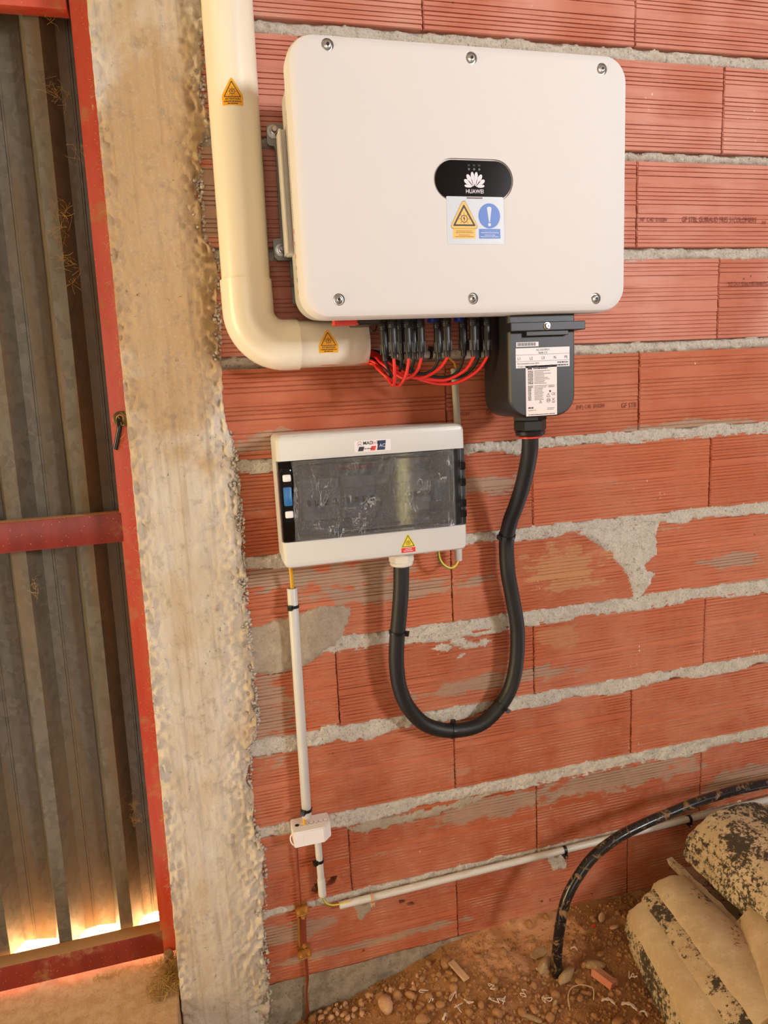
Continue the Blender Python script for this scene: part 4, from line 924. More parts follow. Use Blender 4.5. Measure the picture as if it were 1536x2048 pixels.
add('terminal_strip', *rbox(at(680, 960, -.08).x, at(748, 960, -.08).x, -.07, -.045, wz1 - .034, wz1 - .022, .001), MT['print_red'], dbx); add('terminal_strip', *rbox(at(680, 940, -.08).x, at(765, 940, -.08).x, -.07, -.045, wz1 - .020, wz1 - .006, .001), MT['green_pcb'], dbx)
# smoked door with raised middle, hinge strip right, latch left
win = add('window_door', *rr_prism(bcx, (wz0 + wz1) / 2, BW_ - .002, wz1 - wz0 - .002, .003, [(0, -.099), (0, -.121), (.002, -.1235)], 3), MT['smoked'], dbx, False)
x0, x1 = at(592, 985, YB).x, at(905, 985, YB).x
v, f = rr_prism((x0 + x1) / 2, (wz0 + wz1) / 2, x1 - x0, wz1 - wz0 - .014, .010, [(0, -.1236), (0, -.1275), (.0015, -.1285), (.0035, -.1285), (.005, -.1275), (.005, -.1238)], 5, (False, False))
add('window_rim', v, f, MT['latch_black'], win, True)
add('latch_side_panel', *rbox(bx0 + .0025, at(590, 985, YB).x, -.1195, -.1005, wz0 + .003, wz1 - .003), MT['latch_black'], win)
lc = at(575, 993, YB); lv_ = add('latch_recess', *rr_prism(lc.x, lc.z, .024, .112, .008, [(0, -.1236), (0, -.1262), (.002, -.1268), (.0028, -.1255)], 5), MT['latch_black'], win, True)
add('blue_button', *rr_prism(lc.x + .0005, lc.z, .0165, .038, .003, [(0, -.125), (0, -.1285), (.0015, -.1295)], 4), MT['blue_latch'], win, True)
for dz in (.037, -.037): add('chrome_insert', *rr_prism(lc.x + .001, lc.z + dz, .0165, .014, .003, [(0, -.125), (0, -.127), (.002, -.1285)], 4), MT['terminal_white'], win, True)
hx = at(917, 980, YB).x
for dz in (.045, .01, -.035, -.058): add('hinge_knuckle', *rbox(hx + .004, bx1 - .001, -.1275, -.122, (wz0 + wz1) / 2 + dz - .008, (wz0 + wz1) / 2 + dz + .008, .002), MT['latch_black'], win)
# wrinkled protective film
fx0, fx1 = at(586, 985, YB).x, at(908, 985, YB).x
gx = np.linspace(fx0, fx1, 150); gzz = np.linspace(wz0 + .001, wz1 - .001, 90); X, Z = np.meshgrid(gx, gzz)
wr = fbm(X * 70 + Z * 25, Z * 16, 4, 301); wr2 = np.abs(fbm(X * 38 - Z * 14, Z * 12, 3, 311))
Y = -.1298 - .0014 * np.clip(1 - wr2 * 7, 0, 1) - .0007 * wr
X = X + np.where(X < fx0 + .012, -.004 * fbm(Z * 20, Z * 0, 2, 5), 0)
fm = gridmesh('protective_film', X, Y, Z, MT['film'], dbx); fm.data.set_sharp_from_angle(angle=math.radians(180)) if 0 else None
# stickers on the cover
fb_ = Frame((0, YB, 0))
a = at(709, 903, YB); b = at(781, 880, YB)
lg = add('maker_sticker', *rr_prism((a.x + b.x) / 2, (a.z + b.z) / 2 + .000, b.x - a.x, .0235, .002, [(0, YB + .0002), (0, YB - .0004)], 3), MT['paper_white'], dbx)
lz = (a.z + b.z) / 2; lx0 = a.x
decal('logo_ring', [], MT['print_red'], fb_, .0007, lg, ringq(circ(lx0 + .0115, lz + .0058, .0046, 20), circ(lx0 + .0115, lz + .0058, .0038, 20))[0:12])
decal('logo_roof', [[(lx0 + .0068, lz + .0018), (lx0 + .0078, lz + .0018), (lx0 + .0115, lz + .0048), (lx0 + .0152, lz + .0018), (lx0 + .0162, lz + .0018), (lx0 + .0115, lz + .0060)]], MT['print_black'], fb_, .0007, lg)
text('lettering', 'MAD', MT['print_black'], fb_, lx0 + .0185, lz + .0032, .0095, .0007, lg, bold=.02); text('lettering', 'En', MT['print_red'], fb_, lx0 + .0365, lz + .0032, .0095, .0007, lg); text('lettering', 'R', MT['print_black'], fb_, lx0 + .0475, lz + .0032, .0095, .0007, lg, bold=.02)
sk = lambda x0, x1, z0, z1: [(x0, z0), (x1, z0), (x1 + .003, z1), (x0 + .003, z1)]
decal('navy_block', [sk(lx0 + .007, lx0 + .018, lz - .0095, lz - .0005)], MT['print_black'], fb_, .0007, lg); decal('red_block', [sk(lx0 + .033, lx0 + .043, lz - .0095, lz - .0005)], MT['print_red'], fb_, .0007, lg)
decal('navy_block', [sk(lx0 + .0475, lx0 + .064, lz - .0095, lz + .0100)], MT['print_navy'], fb_, .0007, lg); text('lettering', 'AC', MT['print_white'], fb_, lx0 + .0525, lz - .0035, .0095, .0010, lg)
decal('small_print', dashes(fb_, lx0 + .013, lz - .0058, .026, 0, .0016, 5), MT['print_black'], fb_, .0009, lg)
p = at(817, 1103, YB); tr = decal('danger_sticker', [rtri(p.x, p.z + .0095, .034, .0305, .002)], MT['print_lemon'], fb_, .0004, dbx)
warn_symbol(fb_, p.x, p.z + .0108, .0285, .0252, .0007, tr, .0012, MT['print_black'])
rd = decal('red_caption', [rect(p.x - .0155, p.x + .0155, p.z - .0015, p.z + .0085)], MT['print_red'], fb_, .0004, dbx)
decal('small_print', dashes(fb_, p.x - .007, p.z + .0048, .014, 0, .0018, 1) + dashes(fb_, p.x - .0105, p.z + .001, .021, 0, .0018, 2), MT['print_white'], fb_, .0007, rd)
GY = -.066; g2 = at(803, 1125, GY); gland('cable_gland', g2.x, GY, bz0 + .001, MT['gland_grey'], dbx, .80)

# ------------------------------------------------------------------ thick black cable loop
cab = thing('black_cable', 'thick black cable looping from inverter terminal cover down to distribution box', 'cable', (0.38, -0.05, 0.7))
cp = [(gp.x, -.165, az0 - .02)] + [tuple(at(a, b, y)) for a, b, y in ((1059, 905, -.150), (1047, 965, -.115), (1032, 1012, -.085), (1020, 1044, -.065), (1013, 1083, -.045), (1015.5, 1142, -.045), (1025, 1196, -.042), (1035, 1262, -.04), (1031, 1337, -.04), (1012, 1394, -.04), (965, 1446, -.04), (905, 1461, -.04), (853, 1450, -.04), (819, 1418, -.042), (801, 1381, -.045), (793.5, 1337, -.05), (793.5, 1286, -.055), (798, 1235, -.06), (802, 1180, -.065))] + [(g2.x, GY, bz0 - .02)]
CP = spline(cp, 7); add('sheath', *tube(CP, .0176, 20), MT['black_cable'], cab, True)
def tie(path_pt, direction, r, parent, head_dir, w_=.0064, mat=None):
    """cable tie: band round a tube plus its square head"""
    mat = mat or MT['tie_black']; d = Vector(direction).normalized()
    t = add('cable_tie', *lathe([(r, -w_ / 2), (r + .0020, -w_ / 2), (r + .0020, w_ / 2), (r, w_ / 2)], path_pt, d, 24, True), mat, parent, False)
    h = Vector(head_dir); h = (h - d * h.dot(d)).normalized(); c = Vector(path_pt) + h * (r + .004); s_ = d.cross(h)
    v = [c + d * (w_ * .8 * i) + h * (.0048 * j) + s_ * (.0048 * k) for i in (-1, 1) for j in (-1, 1) for k in (-1, 1)]
    add('tie_head', v, [(0, 1, 3, 2), (4, 6, 7, 5), (0, 4, 5, 1), (2, 3, 7, 6), (0, 2, 6, 4), (1, 5, 7, 3)], mat, t)
    return t
def near(px, py):
    i = min(range(len(CP)), key=lambda k: (lambda q: (q[0] - px) ** 2 + (q[1] - py) ** 2)((lambda d: (768 + FPX * d.dot(RX) / d.dot(RZ), 1024 + FPX * d.dot(RY) / d.dot(RZ)))(CP[k] - CAM)))
    return CP[i], CP[min(i + 1, len(CP) - 1)] - CP[max(i - 1, 0)]
for (a, b), hd in (((1016, 1070), (-1, -.3, .2)), ((1003, 1408), (1, -.4, -.2)), ((797, 1265), (1, -.5, .1)), ((905, 1461), (0, .1, 1))):
    q, d = near(a, b); tie(q, d, .0176, cab, hd)

MT['earth_lemon'] = plain('earth_lemon', srgb(222, 196, 70), .4); MT['earth_green'] = plain('earth_green', srgb(90, 125, 45), .4)
# ------------------------------------------------------------------ small conduits and earth wires
def conduit(name, label, p0, p1, r, mat, loc=None, group=None, ties=(), socket=False):
    p0, p1 = Vector(p0), Vector(p1); t = thing(name, label, 'conduit', tuple(p1 if p1.z < p0.z else p0), group); d = (p1 - p0).normalized()
    v, f = tube([p0 + d * .02, p0 + d * .0015, p0, p0, p0 + d * .001, p1 - d * .001, p1, p1, p1 - d * .0015, p1 - d * .02], [r * .82, r * .82, r * .82, r * .93, r, r, r * .93, r * .82, r * .82, r * .82], 24, False); add('tube', v, f, mat, t, True, 50)
    if socket: add('socket_end', *tube([p1 - d * .045, p1 - d * .042, p1, p1, p1 - d * .02], [r, r * 1.16, r * 1.16, r * .95, r * .95], 24, False), mat, t, True, 50)
    for k, hd in ties: tie(p0 + (p1 - p0) * k, d, r, t, hd)
    return t
conduit('earth_conduit', 'white conduit running down from the distribution box to the terminal block', at(584, 1176, -.03), at(614, 1634, -.03), .0112, MT['tube_grey'], ties=((.075, (-.6, -1, 0)), (.965, (-.8, -1, 0))))
w1 = thing('earth_wire', 'short yellow earth wire dropping from the lower left of distribution box', 'wire', tuple(at(584, 1178, -.03)))
add('wire', *tube(spline([(at(580, 1130, -.04).x, -.045, bz0 + .01), tuple(at(582, 1145, -.04)), tuple(at(584, 1172, -.032)), tuple(at(586, 1200, -.03))], 5), .0042, 10), MT['earth_amber'], w1, True)
w2 = thing('earth_wire', 'short yellow earth wire entering the white terminal block from above', 'wire', tuple(at(608, 1650, -.03)))
add('wire', *tube([tuple(at(613, 1615, -.03)), tuple(at(609, 1634, -.032)), tuple(at(608, 1655, -.036))], .0042, 10), MT['earth_amber'], w2, True)
conduit('earth_conduit', 'grey conduit between connector plugs and the top of distribution box', at(908, 737, -.03), (at(915, 845, -.03).x, -.03, 1.425), .0078, MT['tube_dim'])
conduit('earth_conduit', 'stub of white conduit under the right end of distribution box', (at(917, 1100, -.04).x, -.04, 1.175), at(917, 1121, -.04), .0085, MT['tube_grey'])
w3 = thing('earth_wire', 'yellow green earth wire looping under the distribution box', 'wire', tuple(at(895, 1136, -.05)))
add('wire', *tube(spline([(at(877, 1100, -.05).x, -.05, 1.175), tuple(at(878, 1112, -.05)), tuple(at(886, 1128, -.052)), tuple(at(900, 1136, -.052)), tuple(at(911, 1131, -.048)), tuple(at(917, 1118, -.042)), tuple(at(917, 1108, -.04))], 7), .0029, 10), MT['earth_lemon'], w3, True)
add('green_stripe', *tube([Vector(c) + Vector((-.0012, -.0012, -.0012)) for c in spline([(at(877, 1100, -.05).x, -.05, 1.175), tuple(at(878, 1112, -.05)), tuple(at(886, 1128, -.052)), tuple(at(900, 1136, -.052)), tuple(at(911, 1131, -.048)), tuple(at(917, 1118, -.042)), tuple(at(917, 1108, -.04))], 7)], .0018, 8), MT['earth_green'], w3, True)
w4 = thing('earth_wire', 'thin yellow earth wire bending into the grey conduit above distribution box', 'wire', tuple(at(908, 740, -.03)))
add('wire', *tube(spline([tuple(at(893, 690, -.09)), tuple(at(897, 714, -.07)), tuple(at(907, 724, -.045)), tuple(at(911, 735, -.032)), tuple(at(910, 750, -.03))], 6), .0022, 8), MT['earth_amber'], w4, True)
hc = conduit('earth_conduit', 'cream conduit fixed to the wall behind the solar cable plugs', at(740, 706, -.02), at(864, 709, -.02), .0085, MT['tube_grey'], ties=((.97, (0, -.3, 1)),))
conduit('earth_conduit', 'pale conduit on the wall behind the rightmost solar cable plugs', at(930, 710, -.02), at(1010, 703, -.02), .0085, MT['tube_grey'])
# terminal block
tb = thing('terminal_block', 'small white earth terminal block with row of round knockouts', 'terminal block', tuple(at(620, 1695, -.03)))
TY0, TY1 = -.004, -.062
tp = [at(*q, TY1) for q in ((589, 1668), (664, 1652), (664, 1690), (594, 1695))]
tx0 = at(588, 1680, TY1).x; tx1 = at(665, 1670, TY1).x; tz1 = at(588, 1667, TY1).z; tz0 = at(592, 1697, TY1).z
ch = .018
def blk(z0, z1, ins):
    lp = [(tx0 + ins, TY0), (tx0 + ins, TY1 + ins), (tx1 - ch, TY1 + ins), (tx1 - ins, TY1 + ch), (tx1 - ins, TY0)]; n = len(lp)
    return [(x, y, z0) for x, y in lp] + [(x, y, z1) for x, y in lp], [tuple(range(n - 1, -1, -1)), tuple(range(n, 2 * n))] + [(k, (k + 1) % n, n + (k + 1) % n, n + k) for k in range(n)]
def bev(v, f, b):
    bm = bmesh.new(); vs = [bm.verts.new(p) for p in v]; [bm.faces.new([vs[i] for i in q]) for q in f]; bmesh.ops.recalc_face_normals(bm, faces=bm.faces)
    bmesh.ops.bevel(bm, geom=list(bm.edges), offset=b, segments=2, affect='EDGES'); bm.verts.index_update()
    r = ([q.co.copy() for q in bm.verts], [[q.index for q in x.verts] for x in bm.faces]); bm.free(); return r
add('housing', *bev(*blk(tz0, tz1, 0), .002), MT['terminal_white'], tb, True)
for k in range(7):
    xx = tx0 + .012 + k * (tx1 - tx0 - .022) / 6; yy = -.034
    add('knockout', *lathe([(.0050, 0), (.0050, .0008), (.0042, .0012), (.0038, .0004), (0, .0004)], (xx, yy, tz1 - .0002), (0, 0, 1), 18), MT['dark_hole'] if k == 0 else MT['terminal_white'], tb, True)
    if k: add('knockout_slot', *lathe([(.0049, 0), (.0057, 0), (.0057, .0003), (.0049, .0003)], (xx, yy, tz1), (0, 0, 1), 18, True), MT['dark_hole'], tb)
add('strap_loop', *tube(spline([(tx0, -.05, tz1 - .006), (tx0 - .006, -.052, tz1 - .012), (tx0 - .007, -.053, tz1 - .022), (tx0 - .003, -.054, tz0 + .006), (tx0 + .001, -.054, tz0 + .004)], 5), .0014, 8), MT['terminal_white'], tb, True)
for xx in (.25, .8): decal('lid_line', [rect(tx0 + xx * (tx1 - tx0) - .0004, tx0 + xx * (tx1 - tx0), tz0 + .006, tz1 - .006)], MT['print_white'], Frame((0, TY1, 0)), .0002, tb)
conduit('earth_conduit', 'short white conduit with socket end below the terminal block', (at(636, 1690, -.024).x, -.024, tz0 + .004), at(645, 1790, -.024), .0082, MT['tube_grey'], ties=((.45, (-1, -.6, 0)),), socket=True)
w5 = thing('earth_wire', 'yellow green wire bending from short conduit into the long conduit', 'wire', tuple(at(650, 1805, -.024)))
add('wire', *tube(spline([tuple(at(644, 1770, -.024)), tuple(at(645, 1792, -.024)), tuple(at(651, 1805, -.024)), tuple(at(664, 1810, -.024)), tuple(at(680, 1808, -.024)), tuple(at(700, 1803, -.024))], 6), .0021, 8), MT['earth_lemon'], w5, True)
add('green_stripe', *tube([Vector(c) + Vector((-.0009, -.0009, -.0009)) for c in spline([tuple(at(645, 1792, -.024)), tuple(at(651, 1805, -.024)), tuple(at(664, 1810, -.024)), tuple(at(680, 1808, -.024))], 6)], .0013, 8), MT['earth_green'], w5, True)
# long conduit running along the wall
lc0, lc1 = at(679, 1811, -.02), at(1620, 1578, -.02)
lcn = conduit('long_conduit', 'long white conduit clipped along the wall above the earth floor', lc0, lc1, .0088, MT['tube_grey'])
def clip(px, py, mat, nm='pipe_clip'):
    p = at(px, py, -.02); k = (p.x - lc0.x) / (lc1.x - lc0.x); q = lc0 + (lc1 - lc0) * k; d = lc1 - lc0
    c = add(nm, *lathe([(.0089, -.004), (.0104, -.004), (.0104, .004), (.0089, .004)], q, d, 24, True), mat, lcn)
    add('clip_foot', *rbox(q.x - .005, q.x + .005, -.0295, 0.0, q.z - .020, q.z - .009, .001), mat, c)
    add('clip_screw', *lathe([(.003, 0), (.003, .001), (0, .002)], (q.x, -.0295, q.z - .0155), (0, -1, 0), 10), MT['steel'], c)
clip(744, 1795, MT['chip_tan']); clip(1129, 1704, MT['tie_black']); clip(1378, 1643, MT['tie_black'])
# copper down wire and brass test link
cw = thing('copper_wire', 'bare brown copper wire hanging from the terminal block', 'wire', tuple(at(600, 1815, -.012)))
add('wire', *tube(spline([(at(593, 1690, -.02).x, -.02, tz0 + .006), tuple(at(594, 1720, -.016)), tuple(at(597, 1760, -.012)), tuple(at(600, 1800, -.014)), tuple(at(602, 1826, -.014))], 6), .0033, 8), MT['copper'], cw, True)
ln = thing('test_link', 'brass earth test link with four clamp bolts on the wall', 'test link', tuple(at(605, 1905, -.01)))
pa, pb = at(604, 1826, -.016), at(608, 1896, -.016); dd = (pb - pa).normalized()
def plate(name, c, w_, h, y0, y1, tilt=0.0, m=MT['brass']):
    v, f = rbox(-w_ / 2, w_ / 2, y0, y1, -h / 2, h / 2, .0008, 1); R = Matrix.Rotation(tilt, 3, 'Y'); return add(name, [Vector((c.x, 0, c.z)) + R @ Vector(q) for q in v], f, m, ln)
plate('link_bar', (pa + pb) / 2, .0165, .072, -.012, -.016, .04, MT['copper']); plate('link_edge', (pa + pb) / 2 + Vector((-.0095, 0, 0)), .0025, .075, -.004, -.018, .04)
for c, tl in ((pa + Vector((0, 0, .010)), .1), (pb - Vector((0, 0, .012)), .1)):
    cl_ = plate('clamp_plate', c, .030, .021, -.020, -.024, -tl); plate('clamp_base', c, .030, .021, -.002, -.008, -tl)
    for s_ in (-1, 1):
        q = c + Vector((s_ * .0095, 0, s_ * .001)); add('clamp_bolt', *lathe([(.0048, 0), (.0048, .003), (.0030, .0036), (.0030, .006), (.002, .0066)], (q.x, -.024, q.z), (0, -1, 0), 12), MT['brass'], cl_, True, 30)
for q in (pa - Vector((-.002, 0, .010)), pb + Vector((.001, 0, .006))): add('link_screw', *lathe([(.0062, 0), (.0062, .002), (.004, .0026), (.004, .006), (.002, .0068)], (q.x, -.016, q.z), (0, -1, 0), 12), MT['brass'], ln, True, 30)
ce = thing('copper_wire', 'bare brown copper wire running from brass link into the ground', 'wire', tuple(at(614, 2030, -.01)))
for dx in (0, .0045):
    add('strand', *tube(spline([(pb.x + .001 + dx, -.014, pb.z - .004), tuple(at(611 + dx * 500, 1925, -.014)), tuple(at(614 + dx * 300, 1955, -.013)), tuple(at(613, 1990, -.012)), tuple(at(614 + dx * 500, 2025, -.012)), tuple(at(614 + dx * 500, 2060, -.012))], 6), .0030, 8), MT['copper'], ce, True)
# ------------------------------------------------------------------ black water pipe out of the ground
bp = thing('black_pipe', 'muddy black plastic pipe arching out of the earth towards the right', 'pipe', tuple(atz(1113, 1952, .08)))
b0 = atz(1114, 1950, .085)
pp = [b0 + Vector((0, -.002, -.06)), b0] + [at(a, b, y) for a, b, y in ((1114.6, 1898, b0.y + .002), (1125, 1826, b0.y + .008), (1143, 1775, b0.y + .012), (1183, 1717, b0.y + .018), (1233, 1677, b0.y + .026), (1288, 1648, b0.y + .034), (1342, 1625, b0.y + .042), (1397, 1603, b0.y + .05), (1469, 1581, b0.y + .06), (1540, 1566, b0.y + .07), (1640, 1552, b0.y + .08))]
add('pipe_wall', *tube(spline(pp, 8), .0128, 20), MT['pipe_dirty'], bp, True)

# ------------------------------------------------------------------ heap of old canal roof tiles
def tile_mesh(w0, w1, h0, h1, L, seed, th=.016):
    rnd = random.Random(seed); n, m = 26, 22; v = []; f = []
    t = np.linspace(0, 1, m + 1); a = np.linspace(0, 1, n + 1); A_, T_ = np.meshgrid(a, t)
    e = .006 * fbm(A_ * 9, T_ * 0 + seed, 3, seed)         # ragged ends
    for s in (0, 1):
        ang = math.pi * (1 - A_); W = w0 + (w1 - w0) * T_ - s * th; H = h0 + (h1 - h0) * T_ - s * th
        nz = .0016 * fbm(A_ * 6 + seed, T_ * 8, 3, seed + 3) + (.0009 * fbm(A_ * 40, T_ * 50, 2, seed + 9))
        X = (W + nz) * np.cos(ang); Z = (H + nz) * np.sin(ang) ** .9; Y = -(T_ * L + e * np.where(T_ < .5, 1, -1) * (np.abs(T_ - .5) > .44))
        side = .004 * fbm(T_ * 22, A_ * 0 + s, 3, seed + 20); Z = Z + np.where((A_ < .03) | (A_ > .97), side, 0)
        v += list(zip(X.ravel(), Y.ravel(), Z.ravel()))
    N = (m + 1) * (n + 1); I = lambda i, j, s: s * N + i * (n + 1) + j
    for i in range(m):
        for j in range(n): f += [(I(i, j, 0), I(i, j + 1, 0), I(i + 1, j + 1, 0), I(i + 1, j, 0)), (I(i, j, 1), I(i + 1, j, 1), I(i + 1, j + 1, 1), I(i, j + 1, 1))]
        f += [(I(i, 0, 0), I(i + 1, 0, 0), I(i + 1, 0, 1), I(i, 0, 1)), (I(i, n, 0), I(i, n, 1), I(i + 1, n, 1), I(i + 1, n, 0))]
    for j in range(n): f += [(I(0, j, 0), I(0, j, 1), I(0, j + 1, 1), I(0, j + 1, 0)), (I(m, j, 0), I(m, j + 1, 0), I(m, j + 1, 1), I(m, j, 1))]
    me = bpy.data.meshes.new('roof_tile'); me.from_pydata([tuple(map(float, q)) for q in v], [], f); me.shade_smooth(); me.set_sharp_from_angle(angle=math.radians(50)); me.update(); return me
def tile(label, far, yaw, dims, L, seed, lichen, pitch=0.0, roll=0.0):
    me = tile_mesh(*dims, L, seed); me.materials.append(MT['tile_lichen'] if lichen else MT['tile_clean'])
    o = bpy.data.objects.new('roof_tile', me); COL.objects.link(o); o.location = far
    o.rotation_euler = Euler((pitch, roll, yaw), 'XYZ'); _reg(o, far); return props(o, label, 'roof tile', 'old roof tiles heaped on the floor')
dA = (.082, .118, .066, .085)
nm = ['undermost tile of the stack with three staggered tips, hidden under the heap', 'second tile from the bottom in the stack with three staggered tips', 'mottled tile low in the staggered stack, its edge black with lichen',
      'leftmost of the three staggered tile tips beside the black pipe', 'middle one of the three staggered tile tips, left of the heap', 'smooth tan tile on top of the stack with three staggered tips']
for k in range(6):
    ox = (-.034, -.040, -.050, -.044, -.012, .020)[k]
    tile(nm[k], (.786 + ox, -.165 + .004 * k, .086 + .0255 * k), -.10 + (.015 * ((k * 7) % 3 - 1)), tuple(q - .0045 * k for q in dA), .42, 500 + k, k in (0, 1, 2, 4), roll=.02 * k)
dB = (.135, .150, .072, .080)
nb = ['lowest visible tile of the raised right stack, black with lichen', 'lichen-speckled tile second from the bottom in the raised right stack', 'lichen-speckled tile second from the top in the raised right stack', 'speckled black and tan tile on top of the whole heap']
for k in range(4): tile(nb[k], (1.000 + (.0, .008, -.006, .004)[k], -.10 - .008 * k, .262 + .0225 * k), .03 + .02 * (k % 2), dB, .44, 520 + k, True, roll=.04)
tile('grey upturned tile lying hollow side up between the two stacks', (.955, -.07, .245), .02, (.11, .12, .06, .07), .40, 540, False, roll=math.pi)
tile('tan tile leaning against the right side of the staggered stack', (.925, -.365, .245), -.45, (.085, .115, .07, .085), .40, 550, False, roll=.10)
tile('speckled tile under the leaning tan tile at the right frame edge', (.922, -.345, .214), -.44, (.085, .115, .07, .085), .40, 551, True, roll=.10)
dC = (.075, .10, .06, .075)
for k, l in enumerate(('leftmost of three pale tile tips low at the bottom edge', 'middle one of three pale tile tips low at the bottom edge', 'rightmost of three pale tile tips low at the bottom edge')):
    tile(l, (.720 + .030 * k, -.325 - .012 * k, .056 + .020 * k), -.20, dC, .40, 560 + k, False)
tile('lichen-black tile carrying the raised right stack', (1.02, -.06, .13), .03, dB, .44, 570, True); tile('broken dark tile deepest under the raised right stack', (1.03, -.07, .085), .02, dB, .44, 571, True)

# ------------------------------------------------------------------ loose earth, clods and stones
def rock_mesh(seed, sub=2, rough=.28, box=False):
    rnd = random.Random(seed); bm = bmesh.new(); bmesh.ops.create_icosphere(bm, subdivisions=sub, radius=1); from mathutils import noise as mn
    sc = Vector((1, rnd.uniform(.7, 1), rnd.uniform(.6, .9)))
    pl = [(Vector((rnd.gauss(0, 1), rnd.gauss(0, 1), rnd.gauss(0, 1))).normalized(), rnd.uniform(.6, .85)) for _ in range(6 if box else 4)]
    for v in bm.verts:
        p = v.co.normalized(); r = 1 + rough * mn.noise(p * 1.4 + Vector((seed * 3.1, 0, 0))) + rough * .4 * mn.noise(p * 4 + Vector((0, seed * 1.7, 0))); q = p * r
        for n, d in pl:
            k = q.dot(n)
            if k > d: q -= n * (k - d) * .85
        v.co = Vector((q.x * sc.x, q.y * sc.y, q.z * sc.z))
    me = bpy.data.meshes.new('earth_clod'); bm.to_mesh(me); bm.free(); me.shade_smooth(); me.set_sharp_from_angle(angle=math.radians(45 if box else 60)); return me
CL = [rock_mesh(s) for s in range(9)]
CLm = {}
def rock(name, label, cat, p, r, mat, mesh, rot, group=None, sc=(1, 1, 1)):
    k = (mesh.name, mat.name)
    if k not in CLm: m2 = mesh.copy(); m2.materials.clear(); m2.materials.append(mat); CLm[k] = m2
    o = bpy.data.objects.new(name, CLm[k]); COL.objects.link(o); o.location = p; o.scale = (r * sc[0], r * sc[1], r * sc[2]); o.rotation_euler = rot; _reg(o, p); return props(o, label, cat, group)
def ground_px(px, py):
    z = .07
    for _ in range(6):
        p = atz(px, py, z); z = gz(p.x, min(p.y, 0.0))
    return Vector((p.x, p.y, z))
rnd = random.Random(21)
named = [  # px, py, radius in px, material, label, scale
    (892, 1924, 14, 'clod', 'large round brown clod beside the pale wood chip near the wall', (1.1, .9, .9)),
    (771, 2006, 22, 'clod_pale', 'largest pale dusty clod in the middle of the rubble', (1.1, .9, .75)),
    (795, 1990, 12, 'clod', 'upright brown clod just behind the largest pale clod', (.8, .8, 1.2)),
    (822, 1990, 12, 'clod', 'brown clod right of the upright clod, split in two lobes', (1.2, .8, .9)),
    (828, 1974, 9, 'clod_pale', 'small reddish clod behind the split brown clod', (1.2, .7, .7)),
    (846, 1957, 8, 'clod', 'egg-shaped brown clod in front of the concrete footing', (.9, .9, 1)),
    (868, 1950, 7, 'clod', 'small brown clod halfway between footing and wood chip', (.9, .8, 1)),
    (820, 2010, 9, 'clod', 'brown clod in front of the split clod, left of three in a row', (1, 1, .8)),
    (838, 2014, 9, 'clod', 'darker brown clod in the middle of three in a row', (.9, .9, 1)),
    (862, 2013, 9, 'clod', 'brown clod at the right of three in a row', (1, .9, .9)),
    (881, 2008, 11, 'clod', 'round solitary brown clod right of the row of three', (1, 1, .95)),
    (846, 2036, 14, 'clod', 'big crumbly clod at the bottom edge below the row of three', (1.1, .9, .8)),
    (898, 1942, 9, 'clod', 'flat clod in front of the large round clod near the wall', (1.2, .9, .6)),
    (990, 1960, 12, 'clod', 'upright oval clod alone in the open earth left of the pipe', (.8, .8, 1.15)),
    (1067, 1970, 9, 'clod', 'small squared clod in front of the grey stone at the pipe', (1, .8, .8)),
    (1108, 1985, 11, 'clod', 'small clod in a line below the pipe foot', (1.1, .8, .8)),
    (1067, 2015, 11, 'clod', 'brown clod near the bottom edge below the pipe', (1.2, .9, .8)),
    (1110, 2008, 9, 'stone_grey', 'slim upright stone sliver below the pipe foot', (.5, .6, 1.5)),
    (1160, 1960, 10, 'clod', 'flattish clod between the long stone and the brick shard', (1.3, .8, .6)),
    (1168, 1984, 9, 'clod', 'light clod left of the thin plastic loop on the earth', (1, .8, .7)),
    (1231, 1963, 9, 'clod', 'clod touching the right end of the brick shard', (.8, .8, 1)),
    (1238, 2040, 13, 'clod', 'broad clod at the bottom edge right of the plastic scraps', (1.2, .9, .7)),
    (1273, 2042, 11, 'clod', 'rough clod at the bottom edge next to the pale tile tips', (1, .9, .8)),
    (1334, 1958, 12, 'clod', 'long flat clod close to the tile heap below the blue tube', (1.5, .8, .5)),
    (1317, 1930, 9, 'clod', 'small oblong clod left of the blue tube piece', (.7, .7, 1.3)),
    (1201, 1906, 10, 'clod', 'clod behind the brick shard in the open earth', (1, .9, .8)),
    (1186, 1834, 8, 'clod', 'dark clod at the wall foot beside the triangular tile shard', (1, .8, .9)),
    (1292, 1842, 9, 'clod', 'clod in the shade just left of the staggered tile tips', (1, .9, .8)),
    (1340, 1900, 8, 'clod', 'clod wedged against the left flank of the tile heap', (1, .8, .9))]
for i, (px, py, rp, m, lab_, sc) in enumerate(named):
    p = ground_px(px, py + rp * .45); r = rp / 860 * 1.02; rock('earth_clod' if m != 'stone_grey' else 'stone', lab_, 'clod' if m != 'stone_grey' else 'stone', p + Vector((0, 0, r * sc[2] * .45)), r, MT[m], CL[i % 9], (rnd.uniform(-.3, .3), rnd.uniform(-.3, .3), rnd.uniform(0, 6)), None, sc)
SB = [rock_mesh(40 + s, 2, .15, True) for s in range(4)]
def slab(name, label, cat, px, py, sx, sy, sz, yaw, mat, k, roll=0.0):
    p = ground_px(px, py); rock(name, label, cat, p + Vector((0, 0, sz * .6)), 1, mat, SB[k % 4], (roll, 0, yaw), None, (sx, sy, sz))
slab('stone', 'long brown rounded stone lying right of the pipe foot', 'stone', 1134, 1955, .034, .016, .014, .55, MT['stone_grey'], 0)
slab('stone', 'pointed grey stone leaning on the left of the pipe foot', 'stone', 1090, 1940, .030, .016, .022, .6, MT['stone_grey'], 1, .3)
